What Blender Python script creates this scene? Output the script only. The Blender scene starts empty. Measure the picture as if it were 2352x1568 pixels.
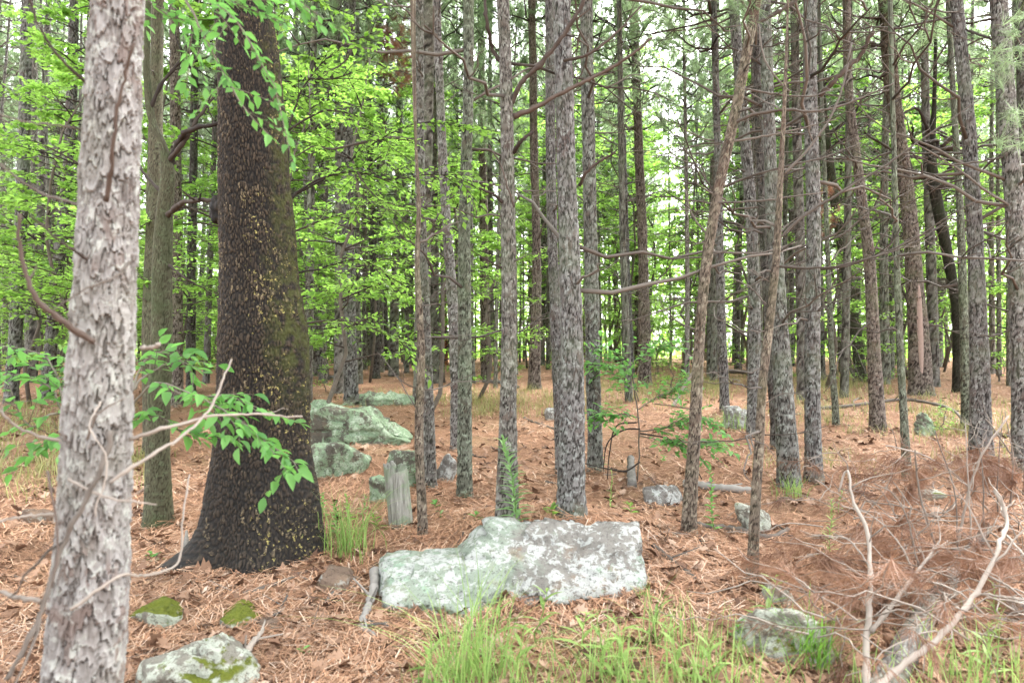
import bpy, bmesh, math
import numpy as np
from mathutils import Matrix, Vector

# ------------------------------------------------------------------ camera, world, sun, exposure
sc = bpy.context.scene
COL = sc.collection
CAM_H = 1.6
PITCH = math.atan(36 / 1568)
cam_d = bpy.data.cameras.new('camera'); cam = bpy.data.objects.new('camera', cam_d); COL.objects.link(cam)
cam.location = (0, 0, CAM_H); cam.rotation_euler = (math.pi / 2 + PITCH, 0, 0)
cam_d.lens = 24; cam_d.sensor_width = 36; cam_d.clip_start = .05; cam_d.clip_end = 2000
cam_d.dof.use_dof = True; cam_d.dof.focus_distance = 6.5; cam_d.dof.aperture_fstop = 2.5
sc.camera = cam

SUN_EL, SUN_AZ = math.radians(54), math.radians(40)
w = bpy.data.worlds.new('World'); sc.world = w; w.use_nodes = True
wn = w.node_tree; wn.nodes.clear()
sky = wn.nodes.new('ShaderNodeTexSky'); sky.sky_type = 'NISHITA'; sky.sun_disc = False
sky.sun_elevation = SUN_EL; sky.sun_rotation = SUN_AZ; sky.air_density = 1.0; sky.dust_density = 3.0
hs = wn.nodes.new('ShaderNodeHueSaturation'); hs.inputs['Saturation'].default_value = .12
bg = wn.nodes.new('ShaderNodeBackground'); bg.inputs['Strength'].default_value = .10
wo = wn.nodes.new('ShaderNodeOutputWorld')
wn.links.new(sky.outputs[0], hs.inputs['Color']); wn.links.new(hs.outputs[0], bg.inputs['Color']); wn.links.new(bg.outputs[0], wo.inputs['Surface'])
sl = bpy.data.lights.new('sun', 'SUN'); sl.energy = 1.5; sl.angle = math.radians(14); sl.color = (1, .965, .91)
so = bpy.data.objects.new('sun', sl); COL.objects.link(so)
so.rotation_euler = Vector((-math.sin(SUN_AZ) * math.cos(SUN_EL), -math.cos(SUN_AZ) * math.cos(SUN_EL), -math.sin(SUN_EL))).to_track_quat('-Z', 'Y').to_euler()
vs = sc.view_settings; vs.view_transform = 'Standard'; vs.look = 'None'; vs.gamma = 1; vs.exposure = 3.9
cy = sc.cycles if hasattr(sc, 'cycles') else None
sc.render.engine = 'CYCLES'
sc.cycles.max_bounces = 9; sc.cycles.diffuse_bounces = 7; sc.cycles.glossy_bounces = 2; sc.cycles.transmission_bounces = 7
sc.cycles.sample_clamp_indirect = 8; sc.cycles.use_denoising = True; sc.cycles.caustics_reflective = False; sc.cycles.caustics_refractive = False

# ------------------------------------------------------------------ numeric helpers
RNG = np.random.default_rng(7)
def hash01(*k, seed=0):
    h = np.full(np.broadcast(*k).shape, (seed * 2654435761 + 12345) & 0xffffffff, dtype=np.uint64)
    for a in k:
        h = (h ^ (np.asarray(a).astype(np.int64) & 0xffffffff).astype(np.uint64)) * np.uint64(0x9E3779B1) & np.uint64(0xffffffff)
        h = (h ^ (h >> np.uint64(15))) * np.uint64(0x85EBCA77) & np.uint64(0xffffffff)
        h = h ^ (h >> np.uint64(13))
    return h.astype(np.float64) / 4294967295.0
def vnoise(P, seed=0):
    P = np.asarray(P, float); i = np.floor(P).astype(np.int64); f = P - i; f = f * f * (3 - 2 * f); r = 0
    for dx in (0, 1):
        wx = f[..., 0] if dx else 1 - f[..., 0]
        for dy in (0, 1):
            wy = f[..., 1] if dy else 1 - f[..., 1]
            for dz in (0, 1):
                wz = f[..., 2] if dz else 1 - f[..., 2]
                r = r + wx * wy * wz * hash01(i[..., 0] + dx, i[..., 1] + dy, i[..., 2] + dz, seed=seed)
    return r * 2 - 1
def fbm(P, o=4, seed=0):
    r = 0; a = 1
    for k in range(o):
        r = r + a * vnoise(P * 2 ** k, seed + k); a *= .5
    return r
def sstep(a, b, x):
    t = np.clip((x - a) / (b - a), 0, 1); return t * t * (3 - 2 * t)
def unit(v):
    v = np.asarray(v, float); return v / np.maximum(np.linalg.norm(v, axis=-1, keepdims=True), 1e-9)

# terrain: ground climbs away from the camera and levels out
MOUNDS = [(.30, 4.35, .75, .55, .20), (-1.35, 6.3, .7, .7, .18), (-1.6, 4.35, .9, .7, .05), (3.2, 4.2, .8, .8, .12), (-2.6, 4.6, .7, .8, -.10)]
def terr(x, y):
    x = np.asarray(x, float); y = np.asarray(y, float)
    b = np.where(y > 0, 1.6 * (1 - np.exp(-np.maximum(y, 0) / 15)), .1067 * y)
    P = np.stack([x / 1.7, y / 1.7, 0 * x + 3.3], -1)
    fade = 1 / (1 + np.maximum(y - 8, 0) / 8)
    b = b + .05 * fade * vnoise(P, 5) + .018 * fade * vnoise(P * 3.7, 6)
    for mx, my, sx, sy, h in MOUNDS:
        b = b + h * np.exp(-((x - mx) / sx) ** 2 - ((y - my) / sy) ** 2)
    return b
CP, SP = math.cos(PITCH), math.sin(PITCH)
def ray(u, v):           # photograph position (2352 x 1568 grid) to a direction with y = 1
    a, b = (u - 1176) / 1568, (784 - v) / 1568
    d = np.array([a, CP - b * SP, b * CP + SP]); return d / d[1]
def at(u, v, y): return np.array([0, 0, CAM_H]) + ray(u, v) * y
_YS = np.geomspace(1.0, 160, 6000)
def onground(u, v):
    d = ray(u, v); z = CAM_H + d[2] * _YS; g = terr(d[0] * _YS, _YS)
    k = np.argmax(z < g)
    y = _YS[k] if (z < g).any() else 60.
    p = at(u, v, y); p[2] = float(terr(p[0], p[1])); return p
def path3(l): return np.array([at(u, v, y) for u, v, y in l])

# ------------------------------------------------------------------ mesh helpers
def mesh(name, V, faces, mats=None, attrs=None, smooth=True):
    """faces: list of int arrays (n,3) or (n,4)"""
    me = bpy.data.meshes.new(name); V = np.ascontiguousarray(V, np.float32)
    faces = [np.asarray(f, np.int32) for f in faces if len(f)]
    me.vertices.add(len(V)); me.vertices.foreach_set('co', V.ravel())
    lv = np.concatenate([f.ravel() for f in faces]); n = np.concatenate([np.full(len(f), f.shape[1], np.int32) for f in faces])
    me.loops.add(len(lv)); me.loops.foreach_set('vertex_index', lv)
    me.polygons.add(len(n)); me.polygons.foreach_set('loop_start', np.concatenate([[0], np.cumsum(n)[:-1]]).astype(np.int32))
    me.polygons.foreach_set('loop_total', n)
    me.polygons.foreach_set('use_smooth', np.full(len(n), smooth, bool))
    for k, a in (attrs or {}).items():
        at_ = me.attributes.new(k, 'FLOAT', 'POINT'); at_.data.foreach_set('value', np.ascontiguousarray(a, np.float32))
    me.update(calc_edges=True); me.validate()
    if mats: me.materials.append(mats)
    return me
def link(name, me, parent=None, loc=None, color=None):
    o = bpy.data.objects.new(name, me); COL.objects.link(o)
    if parent is not None: o.parent = parent
    if loc is not None: o.location = loc
    if color is not None: o.color = (*color, 1)
    return o
def tag(o, label, cat, group=None, kind=None):
    o['label'] = label
    if cat: o['category'] = cat
    if group: o['group'] = group
    if kind: o['kind'] = kind
    return o
def empty(name, loc):
    o = bpy.data.objects.new(name, None); COL.objects.link(o); o.location = loc; o.empty_display_size = .1; return o
class MB:
    def __init__(s): s.V = []; s.F3 = []; s.F4 = []; s.A = []; s.n = 0
    def add(s, V, f4=None, f3=None, a=None):
        V = np.asarray(V, float)
        if f4 is not None and len(f4): s.F4.append(np.asarray(f4) + s.n)
        if f3 is not None and len(f3): s.F3.append(np.asarray(f3) + s.n)
        s.V.append(V); s.A.append(np.zeros(len(V)) if a is None else np.broadcast_to(a, (len(V),))); s.n += len(V)
    def tube(s, P, R, sides=6, a=0.):
        P = np.asarray(P, float); n = len(P); R = np.broadcast_to(R, (n,))
        T = unit(np.gradient(P, axis=0)); ref = np.array([0.31, .2, .93]) if abs(T[n // 2][2]) < .8 else np.array([.9, .3, .1])
        B = unit(np.cross(T, ref)); N = np.cross(B, T)
        t = np.arange(sides) * 2 * math.pi / sides
        V = P[:, None] + R[:, None, None] * (np.cos(t)[None, :, None] * B[:, None] + np.sin(t)[None, :, None] * N[:, None])
        i = np.arange(n - 1)[:, None] * sides; j = np.arange(sides)[None]; j2 = (j + 1) % sides
        F = np.stack([i + j, i + j2, i + sides + j2, i + sides + j], -1).reshape(-1, 4)
        V = V.reshape(-1, 3); V = np.vstack([V, P[:1], P[-1:]]); c0, c1 = n * sides, n * sides + 1
        jj = np.arange(sides); e = (n - 1) * sides
        F3 = np.vstack([np.stack([0 * jj + c0, (jj + 1) % sides, jj], -1), np.stack([0 * jj + c1, e + jj, e + (jj + 1) % sides], -1)])
        s.add(V, F, F3, a)
    def build(s, name, mat, attr='rnd', smooth=True):
        f = []
        if s.F4: f.append(np.vstack(s.F4))
        if s.F3: f.append(np.vstack(s.F3))
        return mesh(name, np.vstack(s.V), f, mat, {attr: np.concatenate(s.A)}, smooth)
def smooth_path(P, n):
    P = np.asarray(P, float)
    t = np.concatenate([[0], np.cumsum(np.linalg.norm(np.diff(P, axis=0), axis=1))]); t /= t[-1]
    m = np.gradient(P, t, axis=0) if len(P) > 2 else np.repeat((P[1:] - P[:1]), 2, 0)
    s_ = np.linspace(0, 1, n); k = np.clip(np.searchsorted(t, s_) - 1, 0, len(P) - 2)
    h = (t[k + 1] - t[k])[:, None]; x = ((s_ - t[k])[:, None]) / h
    return ((2 * x ** 3 - 3 * x ** 2 + 1) * P[k] + (x ** 3 - 2 * x ** 2 + x) * h * m[k] + (-2 * x ** 3 + 3 * x ** 2) * P[k + 1] + (x ** 3 - x ** 2) * h * m[k + 1])

# ------------------------------------------------------------------ materials
def nd(nt, t, ins=None, **pr):
    n = nt.nodes.new(t)
    for k, v in pr.items(): setattr(n, k, v)
    for k, v in (ins or {}).items():
        if isinstance(v, bpy.types.NodeSocket): nt.links.new(v, n.inputs[k])
        else: n.inputs[k].default_value = v
    return n
def new_mat(name):
    m = bpy.data.materials.new(name); m.use_nodes = True; nt = m.node_tree; nt.nodes.clear()
    return m, nt, nd(nt, 'ShaderNodeOutputMaterial')
def c4(c): return (*c, 1)
def ramp(nt, fac, stops, interp='LINEAR'):
    r = nd(nt, 'ShaderNodeValToRGB', {0: fac}); e = r.color_ramp.elements; r.color_ramp.interpolation = interp
    while len(e) < len(stops): e.new(.5)
    for x, (p, c) in zip(e, stops): x.position = p; x.color = c4(c) if len(c) == 3 else c
    return r.outputs[0]
def mix(nt, f, a, b, mode='MIX'):
    n = nd(nt, 'ShaderNodeMix', data_type='RGBA', blend_type=mode)
    for k, v in ((0, f), (6, a), (7, b)):
        if isinstance(v, bpy.types.NodeSocket): nt.links.new(v, n.inputs[k])
        else: n.inputs[k].default_value = c4(v) if isinstance(v, tuple) and len(v) == 3 else v
    return n.outputs[2]
def math_(nt, op, a, b=0., c=0.):
    n = nd(nt, 'ShaderNodeMath', {0: a, 1: b, 2: c}, operation=op); return n.outputs[0]
def attr(nt, name): return nd(nt, 'ShaderNodeAttribute', attribute_name=name).outputs['Fac']
def coords(nt): return nd(nt, 'ShaderNodeTexCoord').outputs['Object']
def noise(nt, vec, scale, detail=4, rough=.6, dist=0.):
    return nd(nt, 'ShaderNodeTexNoise', {'Vector': vec, 'Scale': scale, 'Detail': detail, 'Roughness': rough, 'Distortion': dist}).outputs['Fac']
def band(nt, v, a, b): return nd(nt, 'ShaderNodeMapRange', {0: v, 1: a, 2: b, 3: 0., 4: 1.}, interpolation_type='SMOOTHSTEP').outputs[0]
def finish(nt, out, col, rough=.85, bump=None, bs=.3, bd=.01, spec=.3):
    b = nd(nt, 'ShaderNodeBsdfPrincipled', {'Base Color': col, 'Roughness': rough, 'Specular IOR Level': spec})
    if bump is not None:
        nt.links.new(nd(nt, 'ShaderNodeBump', {'Height': bump, 'Strength': bs, 'Distance': bd}).outputs[0], b.inputs['Normal'])
    nt.links.new(b.outputs[0], out.inputs['Surface'])

def bark_mat(name, lo, mid, hi, red, lichen, lich_amt=.5, algae=(.13, .17, .10), algae_amt=.35):
    m, nt, out = new_mat(name)
    bh, bid = attr(nt, 'bh'), attr(nt, 'bid'); co = coords(nt)
    fine = noise(nt, co, 70, 5, .7)
    f = math_(nt, 'ADD', math_(nt, 'MULTIPLY', bh, .85), math_(nt, 'MULTIPLY', math_(nt, 'SUBTRACT', fine, .5), .35))
    col = ramp(nt, f, [(0, lo), (.13, lo), (.34, mid), (.85, hi)])  # cracks darkest: inner bark colour, with crack shade put into the pine tones
    rmask = math_(nt, 'MULTIPLY', band(nt, bid, .68, .8), band(nt, noise(nt, co, 3.5, 3), .42, .6))
    col = mix(nt, math_(nt, 'MULTIPLY', rmask, .75), col, red)
    col = mix(nt, math_(nt, 'MULTIPLY', bid, .5), col, tuple(x * .55 for x in mid))
    lm = math_(nt, 'MULTIPLY', band(nt, noise(nt, co, 26, 5, .65, .6), .52, .63), band(nt, bh, .3, .6))
    col = mix(nt, math_(nt, 'MULTIPLY', lm, lich_amt), col, lichen)
    am = math_(nt, 'MULTIPLY', band(nt, noise(nt, co, 2.2, 3), .45, .7), algae_amt)
    col = mix(nt, am, col, algae)
    oc = nd(nt, 'ShaderNodeObjectInfo').outputs['Color']
    col = mix(nt, 1., col, oc, 'MULTIPLY')
    finish(nt, out, col, .9, fine, .5, .006, .2)
    return m
M = {}
M['pine_bark'] = bark_mat('pine_bark', (.012, .010, .0085), (.07, .064, .058), (.225, .218, .206), (.105, .07, .058), (.27, .29, .265), .65)
M['near_pine_bark'] = bark_mat('near_pine_bark', (.028, .021, .018), (.115, .103, .094), (.345, .338, .325), (.17, .115, .095), (.36, .38, .345), .6, (.19, .195, .15), .35)
M['stem_bark'] = bark_mat('stem_bark', (.035, .03, .022), (.085, .075, .058), (.16, .145, .115), (.11, .085, .06), (.2, .25, .18), .35, (.06, .085, .04), .6)

def oak_mat():
    m, nt, out = new_mat('oak_bark'); bh, bid = attr(nt, 'bh'), attr(nt, 'bid'); co = coords(nt)
    sx = nd(nt, 'ShaderNodeSeparateXYZ', {0: co}); X, Z = sx.outputs[0], sx.outputs[2]
    fine = noise(nt, co, 80, 5, .7)
    f = math_(nt, 'ADD', math_(nt, 'MULTIPLY', bh, .8), math_(nt, 'MULTIPLY', math_(nt, 'SUBTRACT', fine, .5), .5))
    col = ramp(nt, f, [(0, (.003, .0026, .0022)), (.25, (.0065, .005, .0036)), (.5, (.026, .018, .011)), (1, (.085, .061, .038))])
    # soot-dark stain at the foot with its own ragged outline
    char = band(nt, math_(nt, 'ADD', Z, math_(nt, 'MULTIPLY', noise(nt, co, 3, 4), 1.1)), 1.5, .75)
    col = mix(nt, math_(nt, 'MULTIPLY', char, .35), col, (.016, .015, .014))
    # pale grey weathered strip down the back right edge, moss beside it
    mo = math_(nt, 'MULTIPLY', band(nt, math_(nt, 'ADD', math_(nt, 'ADD', X, math_(nt, 'MULTIPLY', Z, .055)), math_(nt, 'MULTIPLY', math_(nt, 'SUBTRACT', noise(nt, co, 4, 4), .5), .3)), .13, .27), band(nt, noise(nt, co, 14, 4), .38, .6))
    mo = math_(nt, 'MULTIPLY', mo, band(nt, Z, .7, 1.3))
    col = mix(nt, math_(nt, 'MULTIPLY', mo, .7), col, (.05, .058, .010))
    fl = math_(nt, 'MULTIPLY', band(nt, bid, .74, .80), band(nt, noise(nt, co, 3.2, 3), .44, .60))
    fl = math_(nt, 'MULTIPLY', fl, band(nt, bh, .45, .65))
    col = mix(nt, math_(nt, 'MULTIPLY', math_(nt, 'MULTIPLY', fl, band(nt, fine, .45, .62)), .6), col, (.28, .225, .13))
    yl = math_(nt, 'MULTIPLY', band(nt, noise(nt, co, 42, 3), .60, .64), band(nt, math_(nt, 'ADD', X, math_(nt, 'MULTIPLY', Z, .055)), .0, .1))
    yl = math_(nt, 'MULTIPLY', yl, band(nt, noise(nt, co, 3.3, 2), .45, .55))
    col = mix(nt, math_(nt, 'MULTIPLY', yl, band(nt, fine, .4, .6)), col, (.34, .29, .10))
    finish(nt, out, col, .8, fine, .6, .006, .3)
    return m
M['oak_bark'] = oak_mat()

def twig_mat(name, a, b):
    m, nt, out = new_mat(name); co = coords(nt)
    r = attr(nt, 'rnd'); n = noise(nt, co, 18, 4)
    col = mix(nt, band(nt, math_(nt, 'ADD', math_(nt, 'MULTIPLY', r, .6), math_(nt, 'MULTIPLY', n, .6)), .2, .9), a, b)
    finish(nt, out, col, .85, noise(nt, co, 150, 3), .4, .002, .25); return m
M['dead_twig'] = twig_mat('dead_twig', (.042, .034, .027), (.125, .108, .092))
M['dark_twig'] = twig_mat('dark_twig', (.018, .014, .012), (.055, .043, .034))
M['red_twig'] = twig_mat('red_twig', (.028, .021, .017), (.085, .064, .052))
M['pale_twig'] = twig_mat('pale_twig', (.10, .083, .069), (.27, .235, .20))
M['grey_wood'] = twig_mat('grey_wood', (.055, .05, .043), (.24, .225, .205))

def leaf_mat(name, lo, hi, tr, tf=.5):
    m, nt, out = new_mat(name)
    oi = nd(nt, 'ShaderNodeObjectInfo').outputs['Random']
    r = math_(nt, 'FRACT', math_(nt, 'ADD', attr(nt, 'rnd'), oi))
    col = ramp(nt, r, [(0, lo), (.7, hi), (1, tuple(min(1, x * 1.35 + .02) for x in hi))])
    trc = mix(nt, 1., ramp(nt, r, [(0, tuple(x * .75 for x in tr)), (1, tr)]), (1, 1, 1), 'MULTIPLY')
    b = nd(nt, 'ShaderNodeBsdfPrincipled', {'Base Color': col, 'Roughness': .5, 'Specular IOR Level': .35})
    t = nd(nt, 'ShaderNodeBsdfTranslucent', {'Color': trc})
    s = nd(nt, 'ShaderNodeMixShader', {0: tf, 1: b.outputs[0], 2: t.outputs[0]})
    nt.links.new(s.outputs[0], out.inputs['Surface']); return m
M['leaf'] = leaf_mat('fresh_leaf', (.055, .15, .028), (.15, .285, .055), (.36, .63, .11), .6)
M['cool_leaf'] = leaf_mat('cool_leaf', (.05, .16, .04), (.11, .27, .065), (.23, .54, .12), .5)  # mint copy of the leaf: cool cast of shade put into the colour
M['pale_leaf'] = leaf_mat('pale_leaf', (.10, .21, .07), (.20, .34, .13), (.28, .5, .17), .4)
M['needle_green'] = leaf_mat('pine_needle', (.07, .12, .055), (.16, .235, .12), (.36, .50, .26), .55)
M['needle_dead'] = leaf_mat('dead_pine_needle', (.11, .05, .029), (.27, .145, .088), (.24, .13, .076), .25)
M['grass'] = leaf_mat('grass_blade', (.12, .22, .05), (.26, .38, .11), (.35, .52, .15), .45)
M['dry_grass'] = leaf_mat('dry_grass_blade', (.17, .19, .055), (.30, .29, .12), (.32, .32, .12), .35)

def litter_mat(name, stops, rough=.8):
    m, nt, out = new_mat(name); r = attr(nt, 'rnd')
    col = ramp(nt, r, stops); co = coords(nt)
    col = mix(nt, math_(nt, 'MULTIPLY', band(nt, noise(nt, co, 1.1, 3), .35, .7), .3), col, (.42, .25, .15))
    col = mix(nt, math_(nt, 'MULTIPLY', band(nt, noise(nt, co, .9, 5, .65), .52, .68), .32), col, (.10, .052, .032))   # damp matted patches
    finish(nt, out, col, rough, None, spec=.25); return m
M['needle_litter'] = litter_mat('needle_litter', [(0, (.06, .028, .016)), (.25, (.20, .095, .055)), (.6, (.41, .228, .132)), (.88, (.54, .385, .275)), (1, (.64, .53, .43))])
M['leaf_litter'] = litter_mat('leaf_litter', [(0, (.035, .018, .012)), (.3, (.12, .066, .043)), (.6, (.23, .145, .098)), (.9, (.38, .275, .205)), (1, (.5, .40, .32))])

def ground_mat():
    m, nt, out = new_mat('forest_floor'); co = coords(nt)
    str_ = nd(nt, 'ShaderNodeMapping', {0: co, 3: (1, 1, 1)}).outputs[0]
    n1 = noise(nt, co, 55, 6, .75, 1.5); n2 = noise(nt, co, 1.3, 4); n3 = noise(nt, co, 9, 5, .7, .8)
    col = ramp(nt, n1, [(.25, (.035, .018, .012)), (.42, (.15, .075, .045)), (.55, (.30, .17, .105)), (.72, (.45, .31, .21))])
    col = mix(nt, math_(nt, 'MULTIPLY', band(nt, n3, .5, .7), .5), col, (.13, .065, .043))
    col = mix(nt, math_(nt, 'MULTIPLY', band(nt, n2, .5, .66), .4), col, (.27, .205, .115))
    col = mix(nt, math_(nt, 'MULTIPLY', band(nt, noise(nt, co, .9, 5, .65), .52, .68), .35), col, (.07, .037, .024))
    finish(nt, out, col, .95, n1, .8, .02, .15); return m
M['ground'] = ground_mat()

def rock_mat(name, base, lich, green, white_amt, green_amt, moss_amt=.0, brown_amt=.4, gx=None):
    m, nt, out = new_mat(name); co = coords(nt)
    n1 = noise(nt, co, 7, 6, .7); n2 = noise(nt, co, 14, 6, .72, .5); n3 = noise(nt, co, 3.2, 5, .65, .4); n4 = noise(nt, co, 45, 5, .75)
    col = mix(nt, n1, tuple(x * .55 for x in base), tuple(min(1, x * 1.35) for x in base))
    col = mix(nt, math_(nt, 'MULTIPLY', band(nt, noise(nt, co, 5.3, 4), .52, .66), brown_amt), col, (.24, .165, .11))
    g = math_(nt, 'MULTIPLY', band(nt, math_(nt, 'ADD', math_(nt, 'MULTIPLY', n3, .6), math_(nt, 'MULTIPLY', n2, .4)), .62 - .22 * green_amt, .70 - .22 * green_amt), .85)
    col = mix(nt, g, col, green)
    if gx is not None:      # mint lichen sheet over the low end of the slab, ragged edge
        xx = nd(nt, 'ShaderNodeSeparateXYZ', {0: co}).outputs[0]
        lg = band(nt, math_(nt, 'ADD', xx, math_(nt, 'MULTIPLY', math_(nt, 'SUBTRACT', n3, .5), 1.3)), gx, gx - .25)
        col = mix(nt, math_(nt, 'MULTIPLY', lg, .5), col, mix(nt, n2, tuple(x * .7 for x in green), (.42, .55, .42)))
    wv = math_(nt, 'ADD', math_(nt, 'MULTIPLY', noise(nt, co, 4.1, 5, .7, .3), .5), math_(nt, 'MULTIPLY', noise(nt, co, 19, 5, .7, .6), .5))
    col = mix(nt, math_(nt, 'MULTIPLY', band(nt, wv, .60 - .16 * white_amt, .65 - .16 * white_amt), .85), col, lich)
    col = mix(nt, math_(nt, 'MULTIPLY', band(nt, n4, .54, .62), .7), col, tuple(x * .4 for x in base))
    if moss_amt > 0:
        nz = nd(nt, 'ShaderNodeSeparateXYZ', {0: nd(nt, 'ShaderNodeNewGeometry').outputs['Normal']}).outputs[2]
        mm = math_(nt, 'MULTIPLY', band(nt, math_(nt, 'ADD', noise(nt, co, 3.7, 4), math_(nt, 'MULTIPLY', math_(nt, 'SUBTRACT', n4, .5), .25)), .66 - .3 * moss_amt, .72 - .3 * moss_amt), band(nt, nz, .3, .7))
        col = mix(nt, mm, col, mix(nt, n4, (.035, .055, .006), (.20, .22, .03)))
    finish(nt, out, col, .92, math_(nt, 'ADD', n2, math_(nt, 'MULTIPLY', math_(nt, 'ADD', n4, noise(nt, co, 120, 4, .7)), .5)), 1.0, .03, .2); return m
M['rock_grey'] = rock_mat('lichen_rock_grey', (.22, .205, .185), (.48, .495, .47), (.33, .42, .335), .75, .4, 0, .45)
M['rock_outcrop'] = rock_mat('lichen_rock_outcrop', (.25, .235, .21), (.50, .515, .49), (.31, .43, .32), .72, .35, 0, .85, gx=-.10)
M['rock_green'] = rock_mat('lichen_rock_green', (.13, .12, .095), (.40, .48, .36), (.26, .37, .23), .5, .8, 0, .35)
M['rock_pale'] = rock_mat('lichen_rock_pale', (.25, .235, .195), (.48, .51, .43), (.35, .42, .31), .85, .5, .45, .35)
M['rock_moss'] = rock_mat('mossy_rock', (.22, .205, .17), (.42, .46, .37), (.30, .37, .25), .7, .5, 1.15, .3)
M['rock_brown'] = rock_mat('brown_rock', (.19, .135, .10), (.33, .33, .29), (.25, .27, .21), .35, .15, 0, .6)

# ------------------------------------------------------------------ bark geometry
def cells(u, wv, n, seed, jit=.42):
    i0 = np.floor(u).astype(int); j0 = np.floor(wv).astype(int)
    F1 = np.full(u.shape, 9.); F2 = np.full(u.shape, 9.); ID = np.zeros(u.shape); LY = np.zeros(u.shape); LX = np.zeros(u.shape)
    for dj in (-1, 0, 1):
        for di in (-1, 0, 1):
            ci = i0 + di; cj = j0 + dj; cm = np.mod(ci, n)
            off = (np.mod(cm, 2) * .5)
            x = u - (ci + .5 + jit * (2 * hash01(cm, cj, seed=seed) - 1)); y = wv - (cj + off + jit * (2 * hash01(cm, cj, seed=seed + 9) - 1))
            d = (np.abs(x) ** 2.6 + np.abs(y) ** 2.6) ** (1 / 2.6)
            new = d < F1
            F2 = np.where(new, F1, np.minimum(F2, d)); ID = np.where(new, hash01(cm, cj, seed=seed + 21), ID)
            LY = np.where(new, y, LY); LX = np.where(new, x, LX); F1 = np.where(new, d, F1)
    return F1, F2, ID, LX, LY
def bark(theta, z, R, seed, style):
    """returns outward displacement (m), bark height 0..1, plate id"""
    cw, ch, amp = {'pine': (.044, .10, .018), 'near': (.042, .092, .013), 'oak': (.0145, .042, .012), 'stem': (.014, .06, .003)}[style]
    vr = .72 + .75 * float(hash01(np.array(seed), seed=77)); vr = vr if style == 'pine' else 1.; cw *= vr; ch *= vr * (.8 + .5 * float(hash01(np.array(seed), seed=78)) if style == 'pine' else 1.)
    Rm = float(np.median(R)); n = max(6, int(round(2 * math.pi * Rm / cw))); n += n % 2
    if style == 'pine': ch = min(ch, .4 * Rm + .04); amp = min(amp, .13 * Rm)
    Q = np.stack([np.cos(theta) * 2.2, np.sin(theta) * 2.2, z * 6], -1)
    wu = .5 * vnoise(Q * 2, seed) + .3 * vnoise(Q * 6, seed + 3); ww = .5 * vnoise(Q * 1.7, seed + 1) + .35 * vnoise(Q * 6, seed + 4)
    F1, F2, ID, LX, LY = cells(theta / (2 * math.pi) * n + wu, z / ch + ww, n, seed)
    crack = sstep(.02, .07 if style == 'near' else .22, F2 - F1)
    n2 = n * 2
    G1, G2, ID2, LX2, LY2 = cells(theta / (2 * math.pi) * n2 + 2 * wu, z / (ch * .45) + 2 * ww, n2, seed + 50)
    if style == 'oak':
        h = sstep(.03, .30, F2 - F1) * (.45 + .55 * ID); h = .8 * h + .2 * ID2 * sstep(0, .2, G2 - G1)
    elif style == 'near':
        h = .52 * (.35 + .55 * ID - .62 * LY) + .32 * (.25 + .6 * ID2 - .65 * LY2) + .16 * crack; h = h * (1 - .5 * (1 - crack) * sstep(.2, .5, ID))
    else:
        h = .52 * (.3 + .7 * ID - .5 * LY) + .30 * (.2 + .8 * ID2 - .6 * LY2) + .22 * crack; h = h * (1 - .8 * (1 - crack))
    h = np.clip(h, 0, 1.15)
    big = vnoise(Q * .5, seed + 8)
    return amp * (h - .92) * 1.3 + .035 * R * big, h, np.where(hash01(np.floor(ID * 997), seed=3) < .5, ID, ID2)
def trunk(zs, cx, cy, R, nu, style, seed, root=None):
    th = np.arange(nu) * 2 * math.pi / nu; th = th - .5 * np.cos(th); TH, Z = np.meshgrid(th, zs); Rr = np.repeat(R[:, None], nu, 1)
    d, h, ID = bark(TH, Z, Rr, seed, style)
    d = d * np.minimum(1, Rr / np.median(R) + .1)
    if root is not None: Rr = Rr * root(TH, Z)
    rad = Rr + d
    V = np.stack([cx[:, None] + rad * np.cos(TH), cy[:, None] + rad * np.sin(TH), Z], -1).reshape(-1, 3)
    nr = len(zs); i = np.arange(nr - 1)[:, None] * nu; j = np.arange(nu)[None]; j2 = (j + 1) % nu
    F = np.stack([i + j, i + j2, i + nu + j2, i + nu + j], -1).reshape(-1, 4)
    return V, F, h.ravel(), ID.ravel()
def trunk_mesh(name, mat, *a, **k):
    V, F, h, ID = trunk(*a, **k)
    return mesh(name, V, [F], mat, {'bh': h, 'bid': ID}, smooth=(a[5] != 'near'))
def zrows(z0, zv, z1, n_fine, step_far=.25):
    return np.concatenate([np.linspace(z0, zv, n_fine), np.arange(zv + step_far, z1, step_far), [z1]])

# ------------------------------------------------------------------ dead branches and crowns (shared shapes)
def dead_branch(rng, L=1., r=.011, subs=4, up=.25):
    mb = MB(); n = 8; t = np.linspace(0, 1, n)
    k = rng.normal(0, .05, (n, 3)).cumsum(0); k -= k[0]
    P = np.stack([t * L, k[:, 1] * L * .8, up * L * (t + .5 * t * t) + k[:, 2] * L * .6], -1)
    mb.tube(P, r * (1 - .75 * t), 5, rng.random())
    for s in range(subs):
        i = rng.integers(2, n - 1); a = rng.choice([-1, 1]) * rng.uniform(.4, 1.0); l = L * rng.uniform(.2, .5) * (1.1 - t[i])+.05
        tt = np.linspace(0, 1, 5); d = np.array([math.cos(a), math.sin(a), rng.uniform(-.1, .6)])
        kk = rng.normal(0, .06, (5, 3)).cumsum(0); kk -= kk[0]
        Q = P[i] + tt[:, None] * l * d + kk * l
        mb.tube(Q, r * .5 * (1 - .7 * tt), 4, rng.random())
        if rng.random() < .6:
            j = 2; d2 = d + rng.normal(0, .5, 3); Q2 = Q[j] + tt[:, None] * l * .5 * d2
            mb.tube(Q2, r * .3 * (1 - .6 * tt), 3, rng.random())
    return mb
rb = np.random.default_rng(11)
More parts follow.
